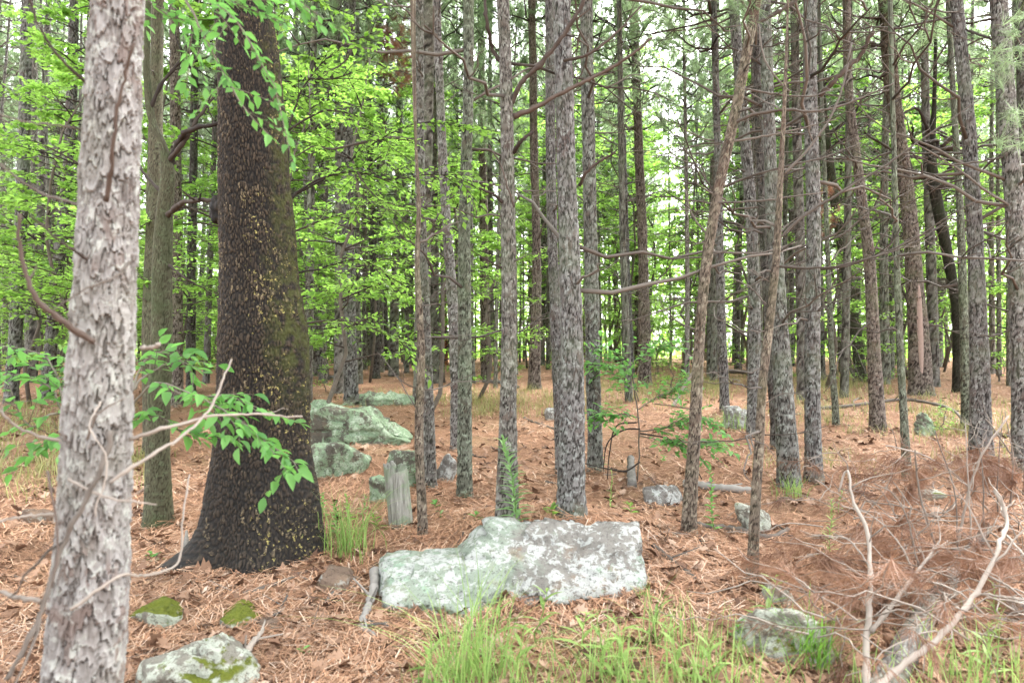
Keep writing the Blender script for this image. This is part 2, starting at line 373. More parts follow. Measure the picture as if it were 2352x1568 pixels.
BR = [dead_branch(rb, 1., rb.uniform(.008, .013), rb.integers(2, 6), rb.uniform(-.05, .4)).build('dead_branch_%d' % i, M['dead_twig']) for i in range(9)]
STUB = [dead_branch(rb, .25, .008, 1, rb.uniform(-.1, .4)).build('branch_stub_%d' % i, M['dead_twig']) for i in range(3)]

def needles(C, D, L, W, rng):
    """thin triangles from C along D"""
    n = len(C); s = unit(np.cross(D, rng.normal(size=(n, 3)))) * W[:, None] * .5
    V = np.stack([C - s, C + s, C + D * L[:, None]], 1).reshape(-1, 3)
    return V, np.arange(3 * n).reshape(-1, 3)
def tuft(rng, c, axis, n, L, W, spread=.9):
    D = unit(axis * .9 + rng.normal(0, spread * .6, (n, 3)))
    C = c + rng.uniform(-.06, .03, (n, 1)) * axis
    return needles(C, D, L * rng.uniform(.7, 1.1, n), np.full(n, W), rng)
def brush(rng, Q, n, L, W, droop=.55):
    u = rng.random(n) ** .7; x = u * (len(Q) - 1.001); k = x.astype(int); f = (x - k)[:, None]; C = Q[k] * (1 - f) + Q[k + 1] * f; tg = unit(Q[k + 1] - Q[k])
    D = unit(tg * .75 + rng.normal(0, .38, (n, 3)) + np.array([0, 0, -1.]) * droop * rng.uniform(.3, 1.4, (n, 1)))
    return needles(C, D, L * rng.uniform(.6, 1.1, n), np.full(n, W), rng)
def pine_crown(seed, z0, z1, reach, dens=1.):
    rng = np.random.default_rng(seed); wood = MB(); fol = MB()
    z = z0
    while z < z1:
        f = (z - z0) / (z1 - z0); R = reach * (1 - f) ** .7 * (.55 + .45 * min(1, f * 3 + .3)) + .25
        for a in rng.uniform(0, 2 * math.pi) + np.arange(rng.integers(3, 6)) * 1.5 + rng.normal(0, .3, 1):
            r = R * rng.uniform(.6, 1.1); t = np.linspace(0, 1, 6)
            P = np.stack([np.cos(a) * t * r, np.sin(a) * t * r, z + (.15 * t + .3 * t * t) * r + 0 * t], -1) + np.vstack([np.zeros(3), rng.normal(0, .04, (5, 3))])
            wood.tube(P, .02 * (1 - .8 * t) * (.4 + r / reach), 4, rng.random())
            for k in range(int((3 + 5 * r) * dens)):
                s = rng.uniform(.35, 1.); b = np.array([np.interp(s, t, P[:, q]) for q in range(3)])
                d = unit(np.array([math.cos(a), math.sin(a), .35]) + rng.normal(0, .55, 3)); l = rng.uniform(.1, .45) * (1.2 - s * .6)
                e = b + d * l; wood.tube(np.array([b, e]), .005, 3, rng.random())
                V, F = tuft(rng, e, d, 26, .22, .013); fol.add(V, None, F, rng.random())
                V, F = tuft(rng, b + d * l * .6, d, 16, .2, .013); fol.add(V, None, F, rng.random())
        z += rng.uniform(.32, .6)
    return wood.build('crown_wood_%d' % seed, M['dark_twig']), fol.build('crown_needles_%d' % seed, M['needle_green'], smooth=False)
PINE_CROWNS = [pine_crown(100 + k, z0, z1, rc) for k, (z0, z1, rc) in enumerate([(6.8, 14.8, 1.9), (8.2, 15.2, 2.1), (5.2, 13.5, 1.7), (9.5, 16, 1.9)])]

def leaf_quads(C, D, N, L, Wd=.5):
    S = unit(np.cross(N, D)); U = np.cross(D, S); L = L[:, None]
    V = np.stack([C, C + D * L * .45 + S * L * Wd * .5 + U * L * .06, C + D * L, C + D * L * .45 - S * L * Wd * .5 + U * L * .06], 1).reshape(-1, 3)
    return V, np.arange(4 * len(C)).reshape(-1, 4)
def leafy_tree(seed, H, reach, n_limb, leaf, n_leaf, z0f=.2, flat=.25, r0=.035):
    rng = np.random.default_rng(seed); wood = MB(); fol = MB(); t = np.linspace(0, 1, 9)
    k = rng.normal(0, .035, (9, 3)).cumsum(0); k -= k[0]
    S = np.stack([k[:, 0] * H, k[:, 1] * H, t * H - .1], -1); stem = MB(); stem.tube(S, r0 * (1 - .85 * t) + .004, 8, .3)
    tips = []
    for q in range(n_limb):
        s = rng.uniform(z0f, .97); b = np.array([np.interp(s, t, S[:, c]) for c in range(3)]); a = rng.uniform(0, 2 * math.pi)
        r = reach * (1.1 - .75 * s) * rng.uniform(.5, 1.1); tt = np.linspace(0, 1, 6)
        up = rng.uniform(.05, .55)
        P = b + np.stack([np.cos(a) * tt * r, np.sin(a) * tt * r, up * r * tt - .15 * r * tt * tt], -1) + np.vstack([np.zeros(3), rng.normal(0, .03 * r, (5, 3)).cumsum(0) * .6])
        wood.tube(P, r0 * .4 * (1 - .8 * tt), 4, rng.random())
        for m in range(6):
            u = rng.uniform(.3, 1); p = np.array([np.interp(u, tt, P[:, c]) for c in range(3)]); an = a + rng.choice([-1, 1]) * rng.uniform(.3, 1.1)
            l = r * rng.uniform(.15, .45); e = p + np.array([math.cos(an) * l, math.sin(an) * l, rng.uniform(-.15, .2) * l]); wood.tube(np.array([p, e]), .003, 3, rng.random()); tips.append((p, e))
    tips = np.array(tips); id_ = rng.integers(0, len(tips), n_leaf); u = rng.random((n_leaf, 1)) ** .7
    C = tips[id_, 0] + u * (tips[id_, 1] - tips[id_, 0]) + rng.normal(0, .04, (n_leaf, 3)) * [1, 1, flat * 2]
    ax = unit(tips[id_, 1] - tips[id_, 0])
    D = unit(ax + rng.normal(0, .7, (n_leaf, 3)) * [1, 1, .5] + [0, 0, -.15]); N = unit(rng.normal(0, .45, (n_leaf, 3)) + [0, 0, 1])
    V, F = leaf_quads(C, D, N, leaf * rng.uniform(.45, 1.35, n_leaf), .55)
    fol.add(V, F, None, np.repeat(rng.random(n_leaf), 4))
    return stem.build('sapling_stem_%d' % seed, M['stem_twig']), wood.build('sapling_limbs_%d' % seed, M['dark_twig']), fol.build('sapling_leaves_%d' % seed, M['leaf'], smooth=False), None
M['stem_twig'] = twig_mat('sapling_bark', (.06, .05, .038), (.17, .15, .12))
SAPS = [leafy_tree(200 + k, *a) for k, a in enumerate([(5.5, 1.9, 30, .076, 3900), (4.2, 1.6, 24, .07, 2900), (6.8, 2.2, 34, .08, 4900), (3.2, 1.3, 18, .064, 2000), (8.5, 2.6, 42, .09, 6600, .3)])]
BUSH = [leafy_tree(230 + k, *a) for k, a in enumerate([(1.1, .7, 12, .06, 420, .15, .25, .012), (.7, .5, 9, .05, 260, .15, .25, .009)])]

# ------------------------------------------------------------------ ground
gy = np.concatenate([np.linspace(-14, 1.2, 20), np.geomspace(1.35, 14, 190), np.geomspace(14.6, 400, 60)])
gs = np.concatenate([-np.geomspace(3, .9, 14), np.linspace(-.86, .86, 170), np.geomspace(.9, 3, 14)])
GX = gs[None] * (np.abs(gy)[:, None] * 1.0 + 3.0); GY = np.repeat(gy[:, None], len(gs), 1)
GZ = terr(GX, GY) + .01 * vnoise(np.stack([GX * 9, GY * 9, 0 * GX], -1), 4)
ni, nj = GX.shape; i = np.arange(ni - 1)[:, None] * nj; j = np.arange(nj - 1)[None]
g = link('ground', mesh('ground', np.stack([GX, GY, GZ], -1).reshape(-1, 3), [np.stack([i + j, i + j + 1, i + nj + j + 1, i + nj + j], -1).reshape(-1, 4)], M['ground']))
tag(g, 'forest floor of rust brown soil climbing gently between the trees', 'ground', kind='structure')

def scatter(n, y0, y1, rng, p=1.):
    y = y0 * (y1 / y0) ** (rng.random(n) ** p); x = (rng.random(n) * 2 - 1) * (.80 * y + .5); return x, y
rng = np.random.default_rng(21)
def litter_needles(n, y0, y1, wmul, name, label):
    x, y = scatter(int(n * 1.5), y0, y1, rng)
    keep = rng.random(len(x)) < np.clip(.62 + .5 * vnoise(np.stack([x * .9, y * .9, 0 * x], -1), 31) + .12 * np.sign(x + .8), .12, 1); x, y = x[keep][:n], y[keep][:n]; n = len(x)
    a = rng.uniform(0, math.pi, n) ; L = rng.uniform(.07, .19, n) * .5; d = np.stack([np.cos(a), np.sin(a)], -1)
    wd = .0013 * wmul * (np.maximum(y, 2.5) / 3) ** .65 * rng.uniform(.7, 1.3, n); s = np.stack([-d[:, 1], d[:, 0]], -1)
    lift = rng.uniform(.004, .028, n); bow = rng.normal(0, .012, (n, 1)) * s
    ends = []
    for q, bb in ((-1, 0), (0, 1), (1, 0)):
        px = x + q * d[:, 0] * L + bb * bow[:, 0]; py = y + q * d[:, 1] * L + bb * bow[:, 1]; pz = terr(px, py) + lift + q * rng.normal(0, .010, n)
        for sg in (-1, 1): ends.append(np.stack([px + sg * s[:, 0] * wd, py + sg * s[:, 1] * wd, pz], -1))
    V = np.stack(ends, 1).reshape(-1, 3); b = np.arange(n)[:, None] * 6
    F = np.vstack([b + np.array([[0, 2, 3, 1]]), b + np.array([[2, 4, 5, 3]])])
    r = np.clip(rng.beta(2, 2, n) + .12 * vnoise(np.stack([x, y, 0 * x], -1), 8), 0, 1)
    o = link(name, mesh(name, V, [F], M['needle_litter'], {'rnd': np.repeat(r, 6)}, False)); tag(o, label, 'needles', kind='stuff')
litter_needles(135000, 1.9, 26, 1.25, 'pine_needle_litter', 'rust orange fallen pine needles carpeting the forest floor')

def dead_leaf(rng):
    t = np.array([0, .12, .24, .36, .48, .6, .72, .84, 1.]); n = len(t); wdt = np.array([.015, .10, .20, .11, .27, .13, .24, .12, .0]) * rng.uniform(.75, 1.2, n)
    curl = rng.uniform(-.5, 1.1); bend = rng.uniform(-.6, 1.); tw = rng.uniform(-.8, .8)
    V = []
    for k in range(n):
        z0 = bend * (t[k] - .5) ** 2
        V += [(t[k] - .5, wdt[k], z0 + (curl + tw * (t[k] - .5)) * wdt[k] * rng.uniform(.5, 1.3)), (t[k] - .5, 0, z0), (t[k] - .5, -wdt[k], z0 + (curl - tw * (t[k] - .5)) * wdt[k] * rng.uniform(.5, 1.3))]
    F = [[3 * k + a, 3 * k + 3 + a, 3 * k + 4 + a, 3 * k + 1 + a] for k in range(n - 1) for a in (0, 1)]
    return np.array(V), np.array(F)
LF = [dead_leaf(rng) for _ in range(8)]
def litter_leaves(n):
    x, y = scatter(n * 3, 1.9, 13, rng)
    lw = np.clip(.5 - .35 * vnoise(np.stack([x * .9, y * .9, 0 * x], -1), 31) + np.where(x < -.25 * y, .3, 0) + np.where(y < 4.2, .22, 0), .05, 1)
    k = rng.random(len(x)) < lw * .75; x, y = x[k][:n], y[k][:n]
    mb = MB()
    for v in range(8):
        m = np.arange(len(x)) % 8 == v; xx, yy = x[m], y[m]; q = len(xx)
        a = rng.uniform(0, 2 * math.pi, q); s = rng.uniform(.05, .12, q); V0, F0 = LF[v]
        tx, ty = rng.normal(0, .4, q), rng.normal(0, .4, q)
        X = V0[None, :, 0] * s[:, None]; Y = V0[None, :, 1] * s[:, None]; Zz = V0[None, :, 2] * s[:, None] + X * tx[:, None] + Y * ty[:, None]
        PX = xx[:, None] + X * np.cos(a)[:, None] - Y * np.sin(a)[:, None]; PY = yy[:, None] + X * np.sin(a)[:, None] + Y * np.cos(a)[:, None]
        PZ = terr(xx, yy)[:, None] + Zz + rng.uniform(.004, .028, q)[:, None]
        nv = len(V0); mb.add(np.stack([PX, PY, PZ], -1).reshape(-1, 3), (np.arange(q)[:, None, None] * nv + F0[None]).reshape(-1, 4), None, np.repeat(rng.beta(1.6, 2, q), nv))
    o = link('leaf_litter', mb.build('leaf_litter', M['leaf_litter'])); tag(o, 'dry pinkish brown fallen leaves strewn over the needles', 'leaves', kind='stuff')
litter_leaves(7000)

# ------------------------------------------------------------------ rocks
def ico(sub):
    bm = bmesh.new(); bmesh.ops.create_icosphere(bm, subdivisions=sub, radius=1)
    V = np.array([v.co[:] for v in bm.verts]); F = np.array([[v.index for v in f.verts] for f in bm.faces]); bm.free(); return V, F
ICO = {k: ico(k) for k in (4, 5, 6)}
def rock_shape(sub, planes, k=16, amp=.03, freq=5., seed=0, ledge=.0, scale=(1, 1, 1)):
    D, F = ICO[sub]; acc = 0
    for nx, ny, nz, d in planes:
        n = unit(np.array([nx, ny, nz])); c = D @ n; acc = acc + np.where(c > .02, np.maximum(c, .02) / d, 0) ** k
    P = D * (acc ** (-1 / k))[:, None] * np.array(scale)
    h = fbm(P * freq, 5, seed)
    if ledge: h = h + ledge * (np.abs(vnoise(P * np.array([2.0, 2.0, 7.]) + .3 * h[:, None], seed + 40)) < .12) * -1.0
    cr = np.abs(vnoise(P * freq * .55, seed + 77)); h = h - .9 * (1 - sstep(0, .09, cr))
    return P + unit(D / np.array(scale)) * (amp * h)[:, None], F
def rnd_planes(seed, n=15):
    r = np.random.default_rng(seed); N = unit(r.normal(size=(n, 3))); return [(*N[q], r.uniform(.68, 1.)) for q in range(n)] + [(1, 0, 0, 1.08), (-1, 0, 0, 1.08), (0, 1, 0, 1.1), (0, -1, 0, 1.1), (0, 0, 1, 1), (0, 0, -1, 1.1)]
def rock(label, mat, c, size, seed, rotz=0, sub=5, amp=.03, freq=5., extra=None):
    V, F = rock_shape(sub, rnd_planes(seed), 24, amp, freq, seed, .5, size)
    R = np.array([[math.cos(rotz), -math.sin(rotz), 0], [math.sin(rotz), math.cos(rotz), 0], [0, 0, 1]])
    o = link('rock', mesh('rock', V @ R.T, [F], M[mat]), loc=c); tag(o, label, 'rock'); return o
# main outcrop: tall block with a lower tail
def main_rock():
    base = onground(1270, 1425); base[1] += .38
    def local(u, v, y): return at(u, v, y) - base
    c1 = np.array([at(1285, 1300, 3.75)[0], 3.75, .42]) - base
    pl = [(-.05, -.93, .36, .27), (.0, -.48, .87, .155), (.03, .0, 1, .245), (-.7, -.12, .7, .44), (-.9, -.3, .3, .52), (.98, -.15, .08, .455), (0, 0, -1, .5), (0, 1, .1, .28), (.55, -.6, -.5, .42), (.62, -.5, .6, .375), (-.5, -.75, .3, .36), (.3, -.95, .05, .30)]
    pl += [(-.2, -.75, .62, .215), (.25, -.70, .66, .225)]
    V1, F1 = rock_shape(6, pl, 55, .020, 5.5, 3, 1.8); V1 = V1 + c1
    c2 = np.array([at(1015, 1300, 3.62)[0], 3.62, .36]) - base
    pl2 = [(-.2, -.92, .40, .20), (-.05, -.5, .86, .115), (-.08, 0, 1., .15), (-.97, -.2, .2, .33), (.72, -.65, .2, .30), (1, 0, 0, .42), (0, 0, -1, .4), (0, 1, .1, .35), (-.6, -.4, .7, .24), (-.75, -.65, .1, .29)]
    V2, F2 = rock_shape(6, pl2, 30, .018, 8., 9, 1.2); V2 = V2 + c2
    o = link('rock_outcrop', mesh('rock_outcrop', np.vstack([V1, V2]), [np.vstack([F1, F2 + len(V1)])], M['rock_outcrop']), loc=base)
    tag(o, 'long low grey rock outcrop blotched with white and green lichen behind the grass', 'rock')
main_rock()
def rock_px(label, mat, u0, u1, v0, v1, seed, dy=.0, depth=.8, rot=0, sub=5, amp=.03, freq=5., sink=.6):
    b = onground((u0 + u1) / 2, v1); y = b[1] + dy; wx = (u1 - u0) / 2 / 1568 * y; top = at((u0 + u1) / 2, v0, y + wx * depth * .5)[2]; bot = b[2]
    hz = max(.04, (top - bot)) ; tot = hz * (1 + sink); c = (at((u0 + u1) / 2, v1, y)[0], y + wx * depth * .6, top - tot / 2)
    return rock(label, mat, c, (wx, wx * depth, tot / 2), seed, rot, sub, amp * wx * 4.2, freq / max(wx, .15) * .35)
rock_px('mint green lichen covered boulder to the right behind the dark oak', 'rock_green', 670, 948, 930, 1025, 12, 0, .5, 0, 6)
rock_px('mint green ledge of rock below the large lichen covered boulder', 'rock_green', 680, 860, 1020, 1085, 13, -.05, .5)
rock_px('half buried mossy rock farther uphill behind the lichen boulder', 'rock_green', 780, 950, 895, 930, 14, 0, .6)
rock_px('green lichen rock directly behind the broken grey stump', 'rock_green', 878, 975, 1030, 1125, 15, .1, .8)
rock_px('small green rock at the left foot of the broken stump', 'rock_green', 850, 900, 1085, 1150, 16, 0, .8)
rock_px('pale wedge shaped rock between two slim pine trunks', 'rock_grey', 1000, 1047, 1035, 1105, 17, 0, .9)
rock_px('flat grey lichen spotted rock left of the leaning slim pine', 'rock_grey', 1482, 1580, 1103, 1158, 18, 0, .7)
rock_px('pale yellow green rock beside the crooked slim pine stem', 'rock_pale', 1695, 1775, 1150, 1225, 19, 0, .7)
rock_px('angular white lichen rock with a grass tuft against its side', 'rock_pale', 1705, 1930, 1372, 1512, 44, 0, .6, -.5, 6, sink=.7)
rock_px('small pale upright rock touching the angular white lichen rock', 'rock_pale', 1755, 1835, 1338, 1425, 45, .15, .8)
rock_px('broad flat rock with pale lichen and a moss cap', 'rock_pale', 305, 565, 1462, 1585, 22, 0, .75, .1, 6)
rock_px('low rock topped with bright yellow green moss beside the near pine', 'rock_moss', 285, 415, 1383, 1432, 23, 0, .8)
rock_px('low flat mossy stone beside weathered grey sticks', 'rock_moss', 478, 600, 1396, 1436, 24, 0, .8)
rock_px('small rounded brown rock left of the large outcrop', 'rock_brown', 715, 828, 1303, 1352, 25, 0, .8)
rock_px('small brown stone left of the mossy flat stones', 'rock_brown', 590, 645, 1420, 1445, 26, 0, .8)
rock_px('pair shaped pale rock with green grass growing against it', 'rock_grey', 1655, 1735, 932, 985, 27, 0, .7)
rock_px('upright small mossy rock near the split barked pine', 'rock_green', 2105, 2150, 945, 1000, 28, 0, .8)
rock_px('flat pale rock half buried under the fallen brown branches', 'rock_pale', 2110, 2175, 1125, 1150, 29, 0, .8)
rock_px('little pale square rock between two straight pines', 'rock_grey', 1250, 1285, 935, 965, 30, 0, .8)
rock_px('dark earthy rock in the hollow behind the near pine', 'rock_brown', 40, 110, 1165, 1200, 31, 0, .8)
rock_px('pale rock under leaves at the right of the fallen log', 'rock_grey', 2330, 2400, 1380, 1450, 32, 0, .8)

# ------------------------------------------------------------------ trees traced from the photograph
def add_branches(T, cxf, cyf, rf, n, z0, z1, rng, lmin=.35, lmax=1.3, away=False):
    for q in range(n):
        z = rng.uniform(z0, z1); a = rng.uniform(0, 2 * math.pi)
        if away and math.sin(a) < 0: a = -a
        me = BR[rng.integers(len(BR))] if rng.random() < .8 else STUB[rng.integers(3)]
        o = bpy.data.objects.new('branch', me); COL.objects.link(o); o.parent = T; r = rf(z) * .85
        L = rng.uniform(lmin, lmax) if me.name.startswith('dead') else rng.uniform(.6, 1.4)
        o.matrix_basis = Matrix.Translation((cxf(z) + r * math.cos(a), cyf(z) + r * math.sin(a), z)) @ Matrix.Rotation(a, 4, 'Z') @ Matrix.Rotation(rng.normal(0, .25), 4, 'Y') @ Matrix.Rotation(rng.normal(0, .6), 4, 'X') @ Matrix.Diagonal((L, L * rng.choice([-1, 1]), L, 1)).to_4x4()
def traced(name, label, pts, style='pine', mat='pine_bark', seed=0, H=None, base=None, nb=8, color=(1, 1, 1), crown=True, nu=None, rows=None, flare=.22, lean_y=0., bz=(1.0, 6.0), bl=(.35, 1.3), root=None, cat='tree'):
    """pts: base first, (u, v, width) upwards"""
    rng = np.random.default_rng(seed + 500)
    B = onground(*pts[0][:2]) if base is None else np.array(base, float)
    y0 = B[1]; zs, xs, ys, rs = [], [], [], []
    for k, (u, v, wd) in enumerate(pts):
        p = at(u, v, y0) if k or base is not None else B
        yy = y0 + lean_y * max(0, p[2] - B[2]); p = at(u, v, yy) if k or base is not None else B
        zs.append(p[2] - B[2]); xs.append(p[0] - B[0]); ys.append(yy - y0); rs.append(wd * (.80 if style == 'pine' else (.88 if style == 'near' else .97)) / 2 / 1568 * yy)
    zs, xs, ys, rs = map(np.array, (zs, xs, ys, rs)); o_ = np.argsort(zs); zs, xs, ys, rs = zs[o_], xs[o_], ys[o_], rs[o_]
    H = H or rng.uniform(14.5, 17); ztop = zs[-1]
    k = (xs[-1] - xs[-2]) / max(zs[-1] - zs[-2], .2) * .5; k = np.clip(k, -.06, .06)
    zs2 = np.concatenate([[-.25], zs, [H]]); xs2 = np.concatenate([[xs[0]], xs, [xs[-1] + k * (H - ztop)]]); ys2 = np.concatenate([[0], ys, [ys[-1] + lean_y * .3 * (H - ztop)]]); rs2 = np.concatenate([[rs[0]], rs, [.02]])
    wpx = pts[0][2] / 2.297
    nu = nu or int(np.clip(wpx * 2.1, 16, 60)); nu += nu % 2
    rows = rows or int(np.clip((ztop) / (y0 / 683 * 1.7), 120, 400))
    zz = zrows(-.25, min(ztop + .15, H - .5), H, rows, .3)
    sm = smooth_path(np.stack([xs2, ys2, zs2], -1), 60); ordr = np.argsort(sm[:, 2])
    fx = lambda z: np.interp(z, sm[ordr, 2], sm[ordr, 0]); fy = lambda z: np.interp(z, sm[ordr, 2], sm[ordr, 1]); fr = lambda z: np.interp(z, zs2, rs2)
    wob = .06 * rs[0] + .0
    cx = fx(zz) + wob * vnoise(np.stack([zz * .9, 0 * zz + seed, 0 * zz], -1), seed); cy_ = fy(zz) + wob * vnoise(np.stack([zz * .9, 0 * zz + seed, 0 * zz + 5], -1), seed + 1)
    R = fr(zz) * (1 + flare * np.exp(-np.maximum(zz, 0) / .10)) * (1 + .03 * vnoise(np.stack([zz * 3, 0 * zz, 0 * zz + seed], -1), seed + 2))
    T = empty(name, B)
    o = link('trunk', trunk_mesh(name + '_trunk', M[mat], zz, cx, cy_, R, nu, style, seed, root=root), T, color=color)
    if nb: add_branches(T, fx, fy, fr, nb, max(bz[0], .4), min(bz[1], H * .6), rng, *bl)
    if crown:
        wm, fm = PINE_CROWNS[seed % 4]
        kx = fx(11.) ; s = rng.uniform(.85, 1.05); a = rng.uniform(0, 6.28)
        c = link('crown', wm, T); c.location = (kx, fy(11.), 0); c.scale = (s, s, H / 15.2); c.rotation_euler = (0, 0, a)
        f = link('foliage', fm, c); f['kind'] = 'stuff'
    tag(T, label, cat)
    return T, (fx, fy, fr), B

def px_branch(T, B, pts, w0, w1, mat='dead_twig', sub=3, seed=0, sides=6, name='branch'):
    """branch of thing T traced through (u, v, y) points"""
    rng = np.random.default_rng(seed); P = smooth_path(path3(pts), 6 * len(pts)) - np.asarray(B); n = len(P); t = np.linspace(0, 1, n)
    P = P + rng.normal(0, .0025, P.shape).cumsum(0) * .6
    ym = np.mean([p[2] for p in pts]); r0, r1 = w0 / 2 / 1568 * ym, w1 / 2 / 1568 * ym
    kn_ = 1 + .10 * rng.normal(0, 1, n) + .22 * (rng.random(n) < .14); P[1:-1] += rng.normal(0, .35 * r1, (n - 2, 3)); mb = MB(); mb.tube(P, (r0 + (r1 - r0) * t ** .8) * kn_, sides, rng.random()); L = np.linalg.norm(P[-1] - P[0])
    for q in range(sub):
        i = rng.integers(n // 3, n - 1); d = unit(unit(P[i] - P[i - 1]) + rng.normal(0, .6, 3)); l = L * rng.uniform(.12, .35); tt = np.linspace(0, 1, 6)
        k = rng.normal(0, .04, (6, 3)).cumsum(0); k -= k[0]; Q = P[i] + tt[:, None] * d * l + k * l
        mb.tube(Q, r1 * .8 * (1 - .7 * tt), 4, rng.random())
    return link(name, mb.build(name, M[mat]), T)

# near pine on the left, out of focus
nb_base = at(178, 1568, 2.0); nb_base[2] = float(terr(nb_base[0] - .03, 2.0)); nb_base[0] -= .05
TA, fA, BA = traced('pine_tree', 'near pale grey pine with flaky plated bark and dead twigs beside the mossy rocks', [(140, 1950, 215), (190, 1568, 190), (220, 1000, 170), (247, 500, 146), (268, 0, 134), (272, -80, 133)], 'near', 'near_pine_bark', 1, H=15, base=nb_base, nb=0, nu=150, rows=620, flare=.1)
for k, (pts, a, b, m_, s_) in enumerate([
    ([(243, 462, 1.88), (262, 330, 1.8), (280, 190, 1.74), (305, 95, 1.7)], 13, 7, 'red_twig', 0),
    ([(215, 785, 1.88), (150, 745, 1.8), (95, 690, 1.74), (50, 600, 1.7), (36, 490, 1.66)], 17, 7, 'red_twig', 1),
    ([(205, 598, 1.9), (150, 560, 1.85), (70, 488, 1.8)], 9, 4, 'red_twig', 1),
    ([(180, 470, 2.0), (90, 440, 2.0), (30, 400, 1.95), (-40, 350, 1.9)], 7, 4, 'dead_twig', 1),
    ([(200, 300, 2.0), (120, 292, 1.9), (60, 285, 1.85), (-30, 255, 1.8)], 6, 3, 'dead_twig', 2),
    ([(195, 190, 1.95), (150, 150, 1.9), (100, 60, 1.85), (70, -30, 1.8)], 8, 4, 'red_twig', 1),
    ([(300, 600, 1.9), (250, 640, 1.82), (190, 670, 1.78), (120, 720, 1.75)], 7, 3, 'dead_twig', 1),
    ([(300, 1010, 2.0), (370, 985, 2.0), (470, 955, 2.1), (560, 948, 2.2), (690, 952, 2.3)], 9, 4, 'pale_twig', 1),
    ([(250, 1105, 1.85), (340, 1050, 1.9), (420, 1000, 2.0), (480, 940, 2.1), (505, 880, 2.15), (525, 820, 2.2)], 9, 4, 'pale_twig', 0),
    ([(140, 1015, 1.9), (70, 990, 1.85), (20, 950, 1.8), (-20, 900, 1.8)], 9, 5, 'pale_twig', 1),
    ([(135, 1180, 1.95), (60, 1178, 1.9), (-20, 1200, 1.85)], 8, 5, 'pale_twig', 1),
    ([(160, 1100, 1.85), (220, 1140, 1.8), (290, 1160, 1.8), (350, 1165, 1.85)], 8, 4, 'pale_twig', 1),
    ([(255, 990, 1.84), (230, 1080, 1.8), (180, 1180, 1.78), (130, 1280, 1.76), (95, 1380, 1.72), (60, 1470, 1.7), (10, 1560, 1.68)], 14, 11, 'dead_twig', 2),
    ([(95, 1380, 1.72), (50, 1370, 1.75), (-20, 1340, 1.8)], 12, 8, 'pale_twig', 0),
    ([(160, 1400, 1.85), (260, 1330, 1.9), (340, 1325, 2.1), (400, 1300, 2.2), (420, 1180, 2.25), (430, 1090, 2.3)], 7, 4, 'pale_twig', 1),
    ([(125, 1130, 1.9), (110, 1080, 1.8), (135, 1230, 1.76), (120, 1340, 1.74)], 6, 4, 'red_twig', 1),
    ([(200, 1010, 1.85), (235, 950, 1.8), (285, 925, 1.76)], 6, 3, 'pale_twig', 0),
    ([(230, 920, 1.86), (205, 980, 1.8), (240, 1060, 1.78), (215, 1190, 1.76)], 4, 3, 'pale_twig', 0),
    ([(320, 800, 1.98), (345, 800, 1.96), (362, 798, 1.95)], 9, 8, 'pale_twig', 0),
]): px_branch(TA, BA, pts, a * 1.0, b, m_, s_, 700 + k)

# big dark oak
def oak_root(TH, Z):
    e = np.exp(-np.maximum(Z + .1, 0) / .18)
    lobe = .5 + .5 * np.cos(TH * 5 + .6) ** 1
    left = np.exp(-((np.mod(TH - math.pi - .35 + math.pi, 2 * math.pi) - math.pi) / .45) ** 2)
    return 1 + e * (.02 + .22 * lobe + .40 * left) + .55 * left * np.exp(-np.maximum(Z + .1, 0) / .085) + .05 * np.cos(TH * 5 + .6) * np.exp(-np.maximum(Z, 0) / .6)
TO, fO, BO = traced('oak_tree', 'massive dark barked oak with flared foot, moss and yellow lichen flecks', [(608, 1262, 256), (606, 1100, 240), (612, 800, 204), (602, 600, 178), (588, 400, 164), (574, 200, 147), (553, 0, 137), (545, -80, 134)], 'oak', 'oak_bark', 4, H=14, nb=0, nu=230, rows=560, flare=.04, crown=False, root=oak_root)
kb = MB()
D_, F_ = ICO[4]; kn = D_ * np.array([.075, .07, .10]); kn = kn * (1 + .22 * fbm(kn * 30, 3, 5))[:, None]
kn = np.array(kn); kz = at(503, 482, BO[1])[2] - BO[2]
V_ = kn + [float(fO[0](kz) - fO[2](kz)) , 0, kz]
link('knot', mesh('oak_knot', V_, [F_], M['oak_bark'], {'bh': np.clip(.3 + .3 * fbm(kn * 40, 2, 6), 0, 1), 'bid': 0 * V_[:, 0] + .3}), TO)
for k, (a, z, L) in enumerate([(.3, 5.4, 3.6), (2.2, 6.1, 3.8), (4.0, 6.8, 3.2), (5.4, 7.6, 3.), (1.2, 8.6, 2.6), (3.1, 9.8, 2.2)]):
    mb = MB(); t = np.linspace(0, 1, 9); P = np.stack([float(fO[0](z)) + np.cos(a) * t * L, np.sin(a) * t * L, z + .75 * t * L - .2 * t * t * L], -1)
    mb.tube(P, .09 * (1 - .85 * t), 8, .2); link('limb', mb.build('oak_limb', M['dark_twig']), TO)
oc = link('crown', SAPS[4][1], TO); oc.location = (float(fO[0](9)), 0, 6.2); oc.scale = (1.5, 1.5, .95)
of = link('foliage', SAPS[4][2], oc); of['kind'] = 'stuff'

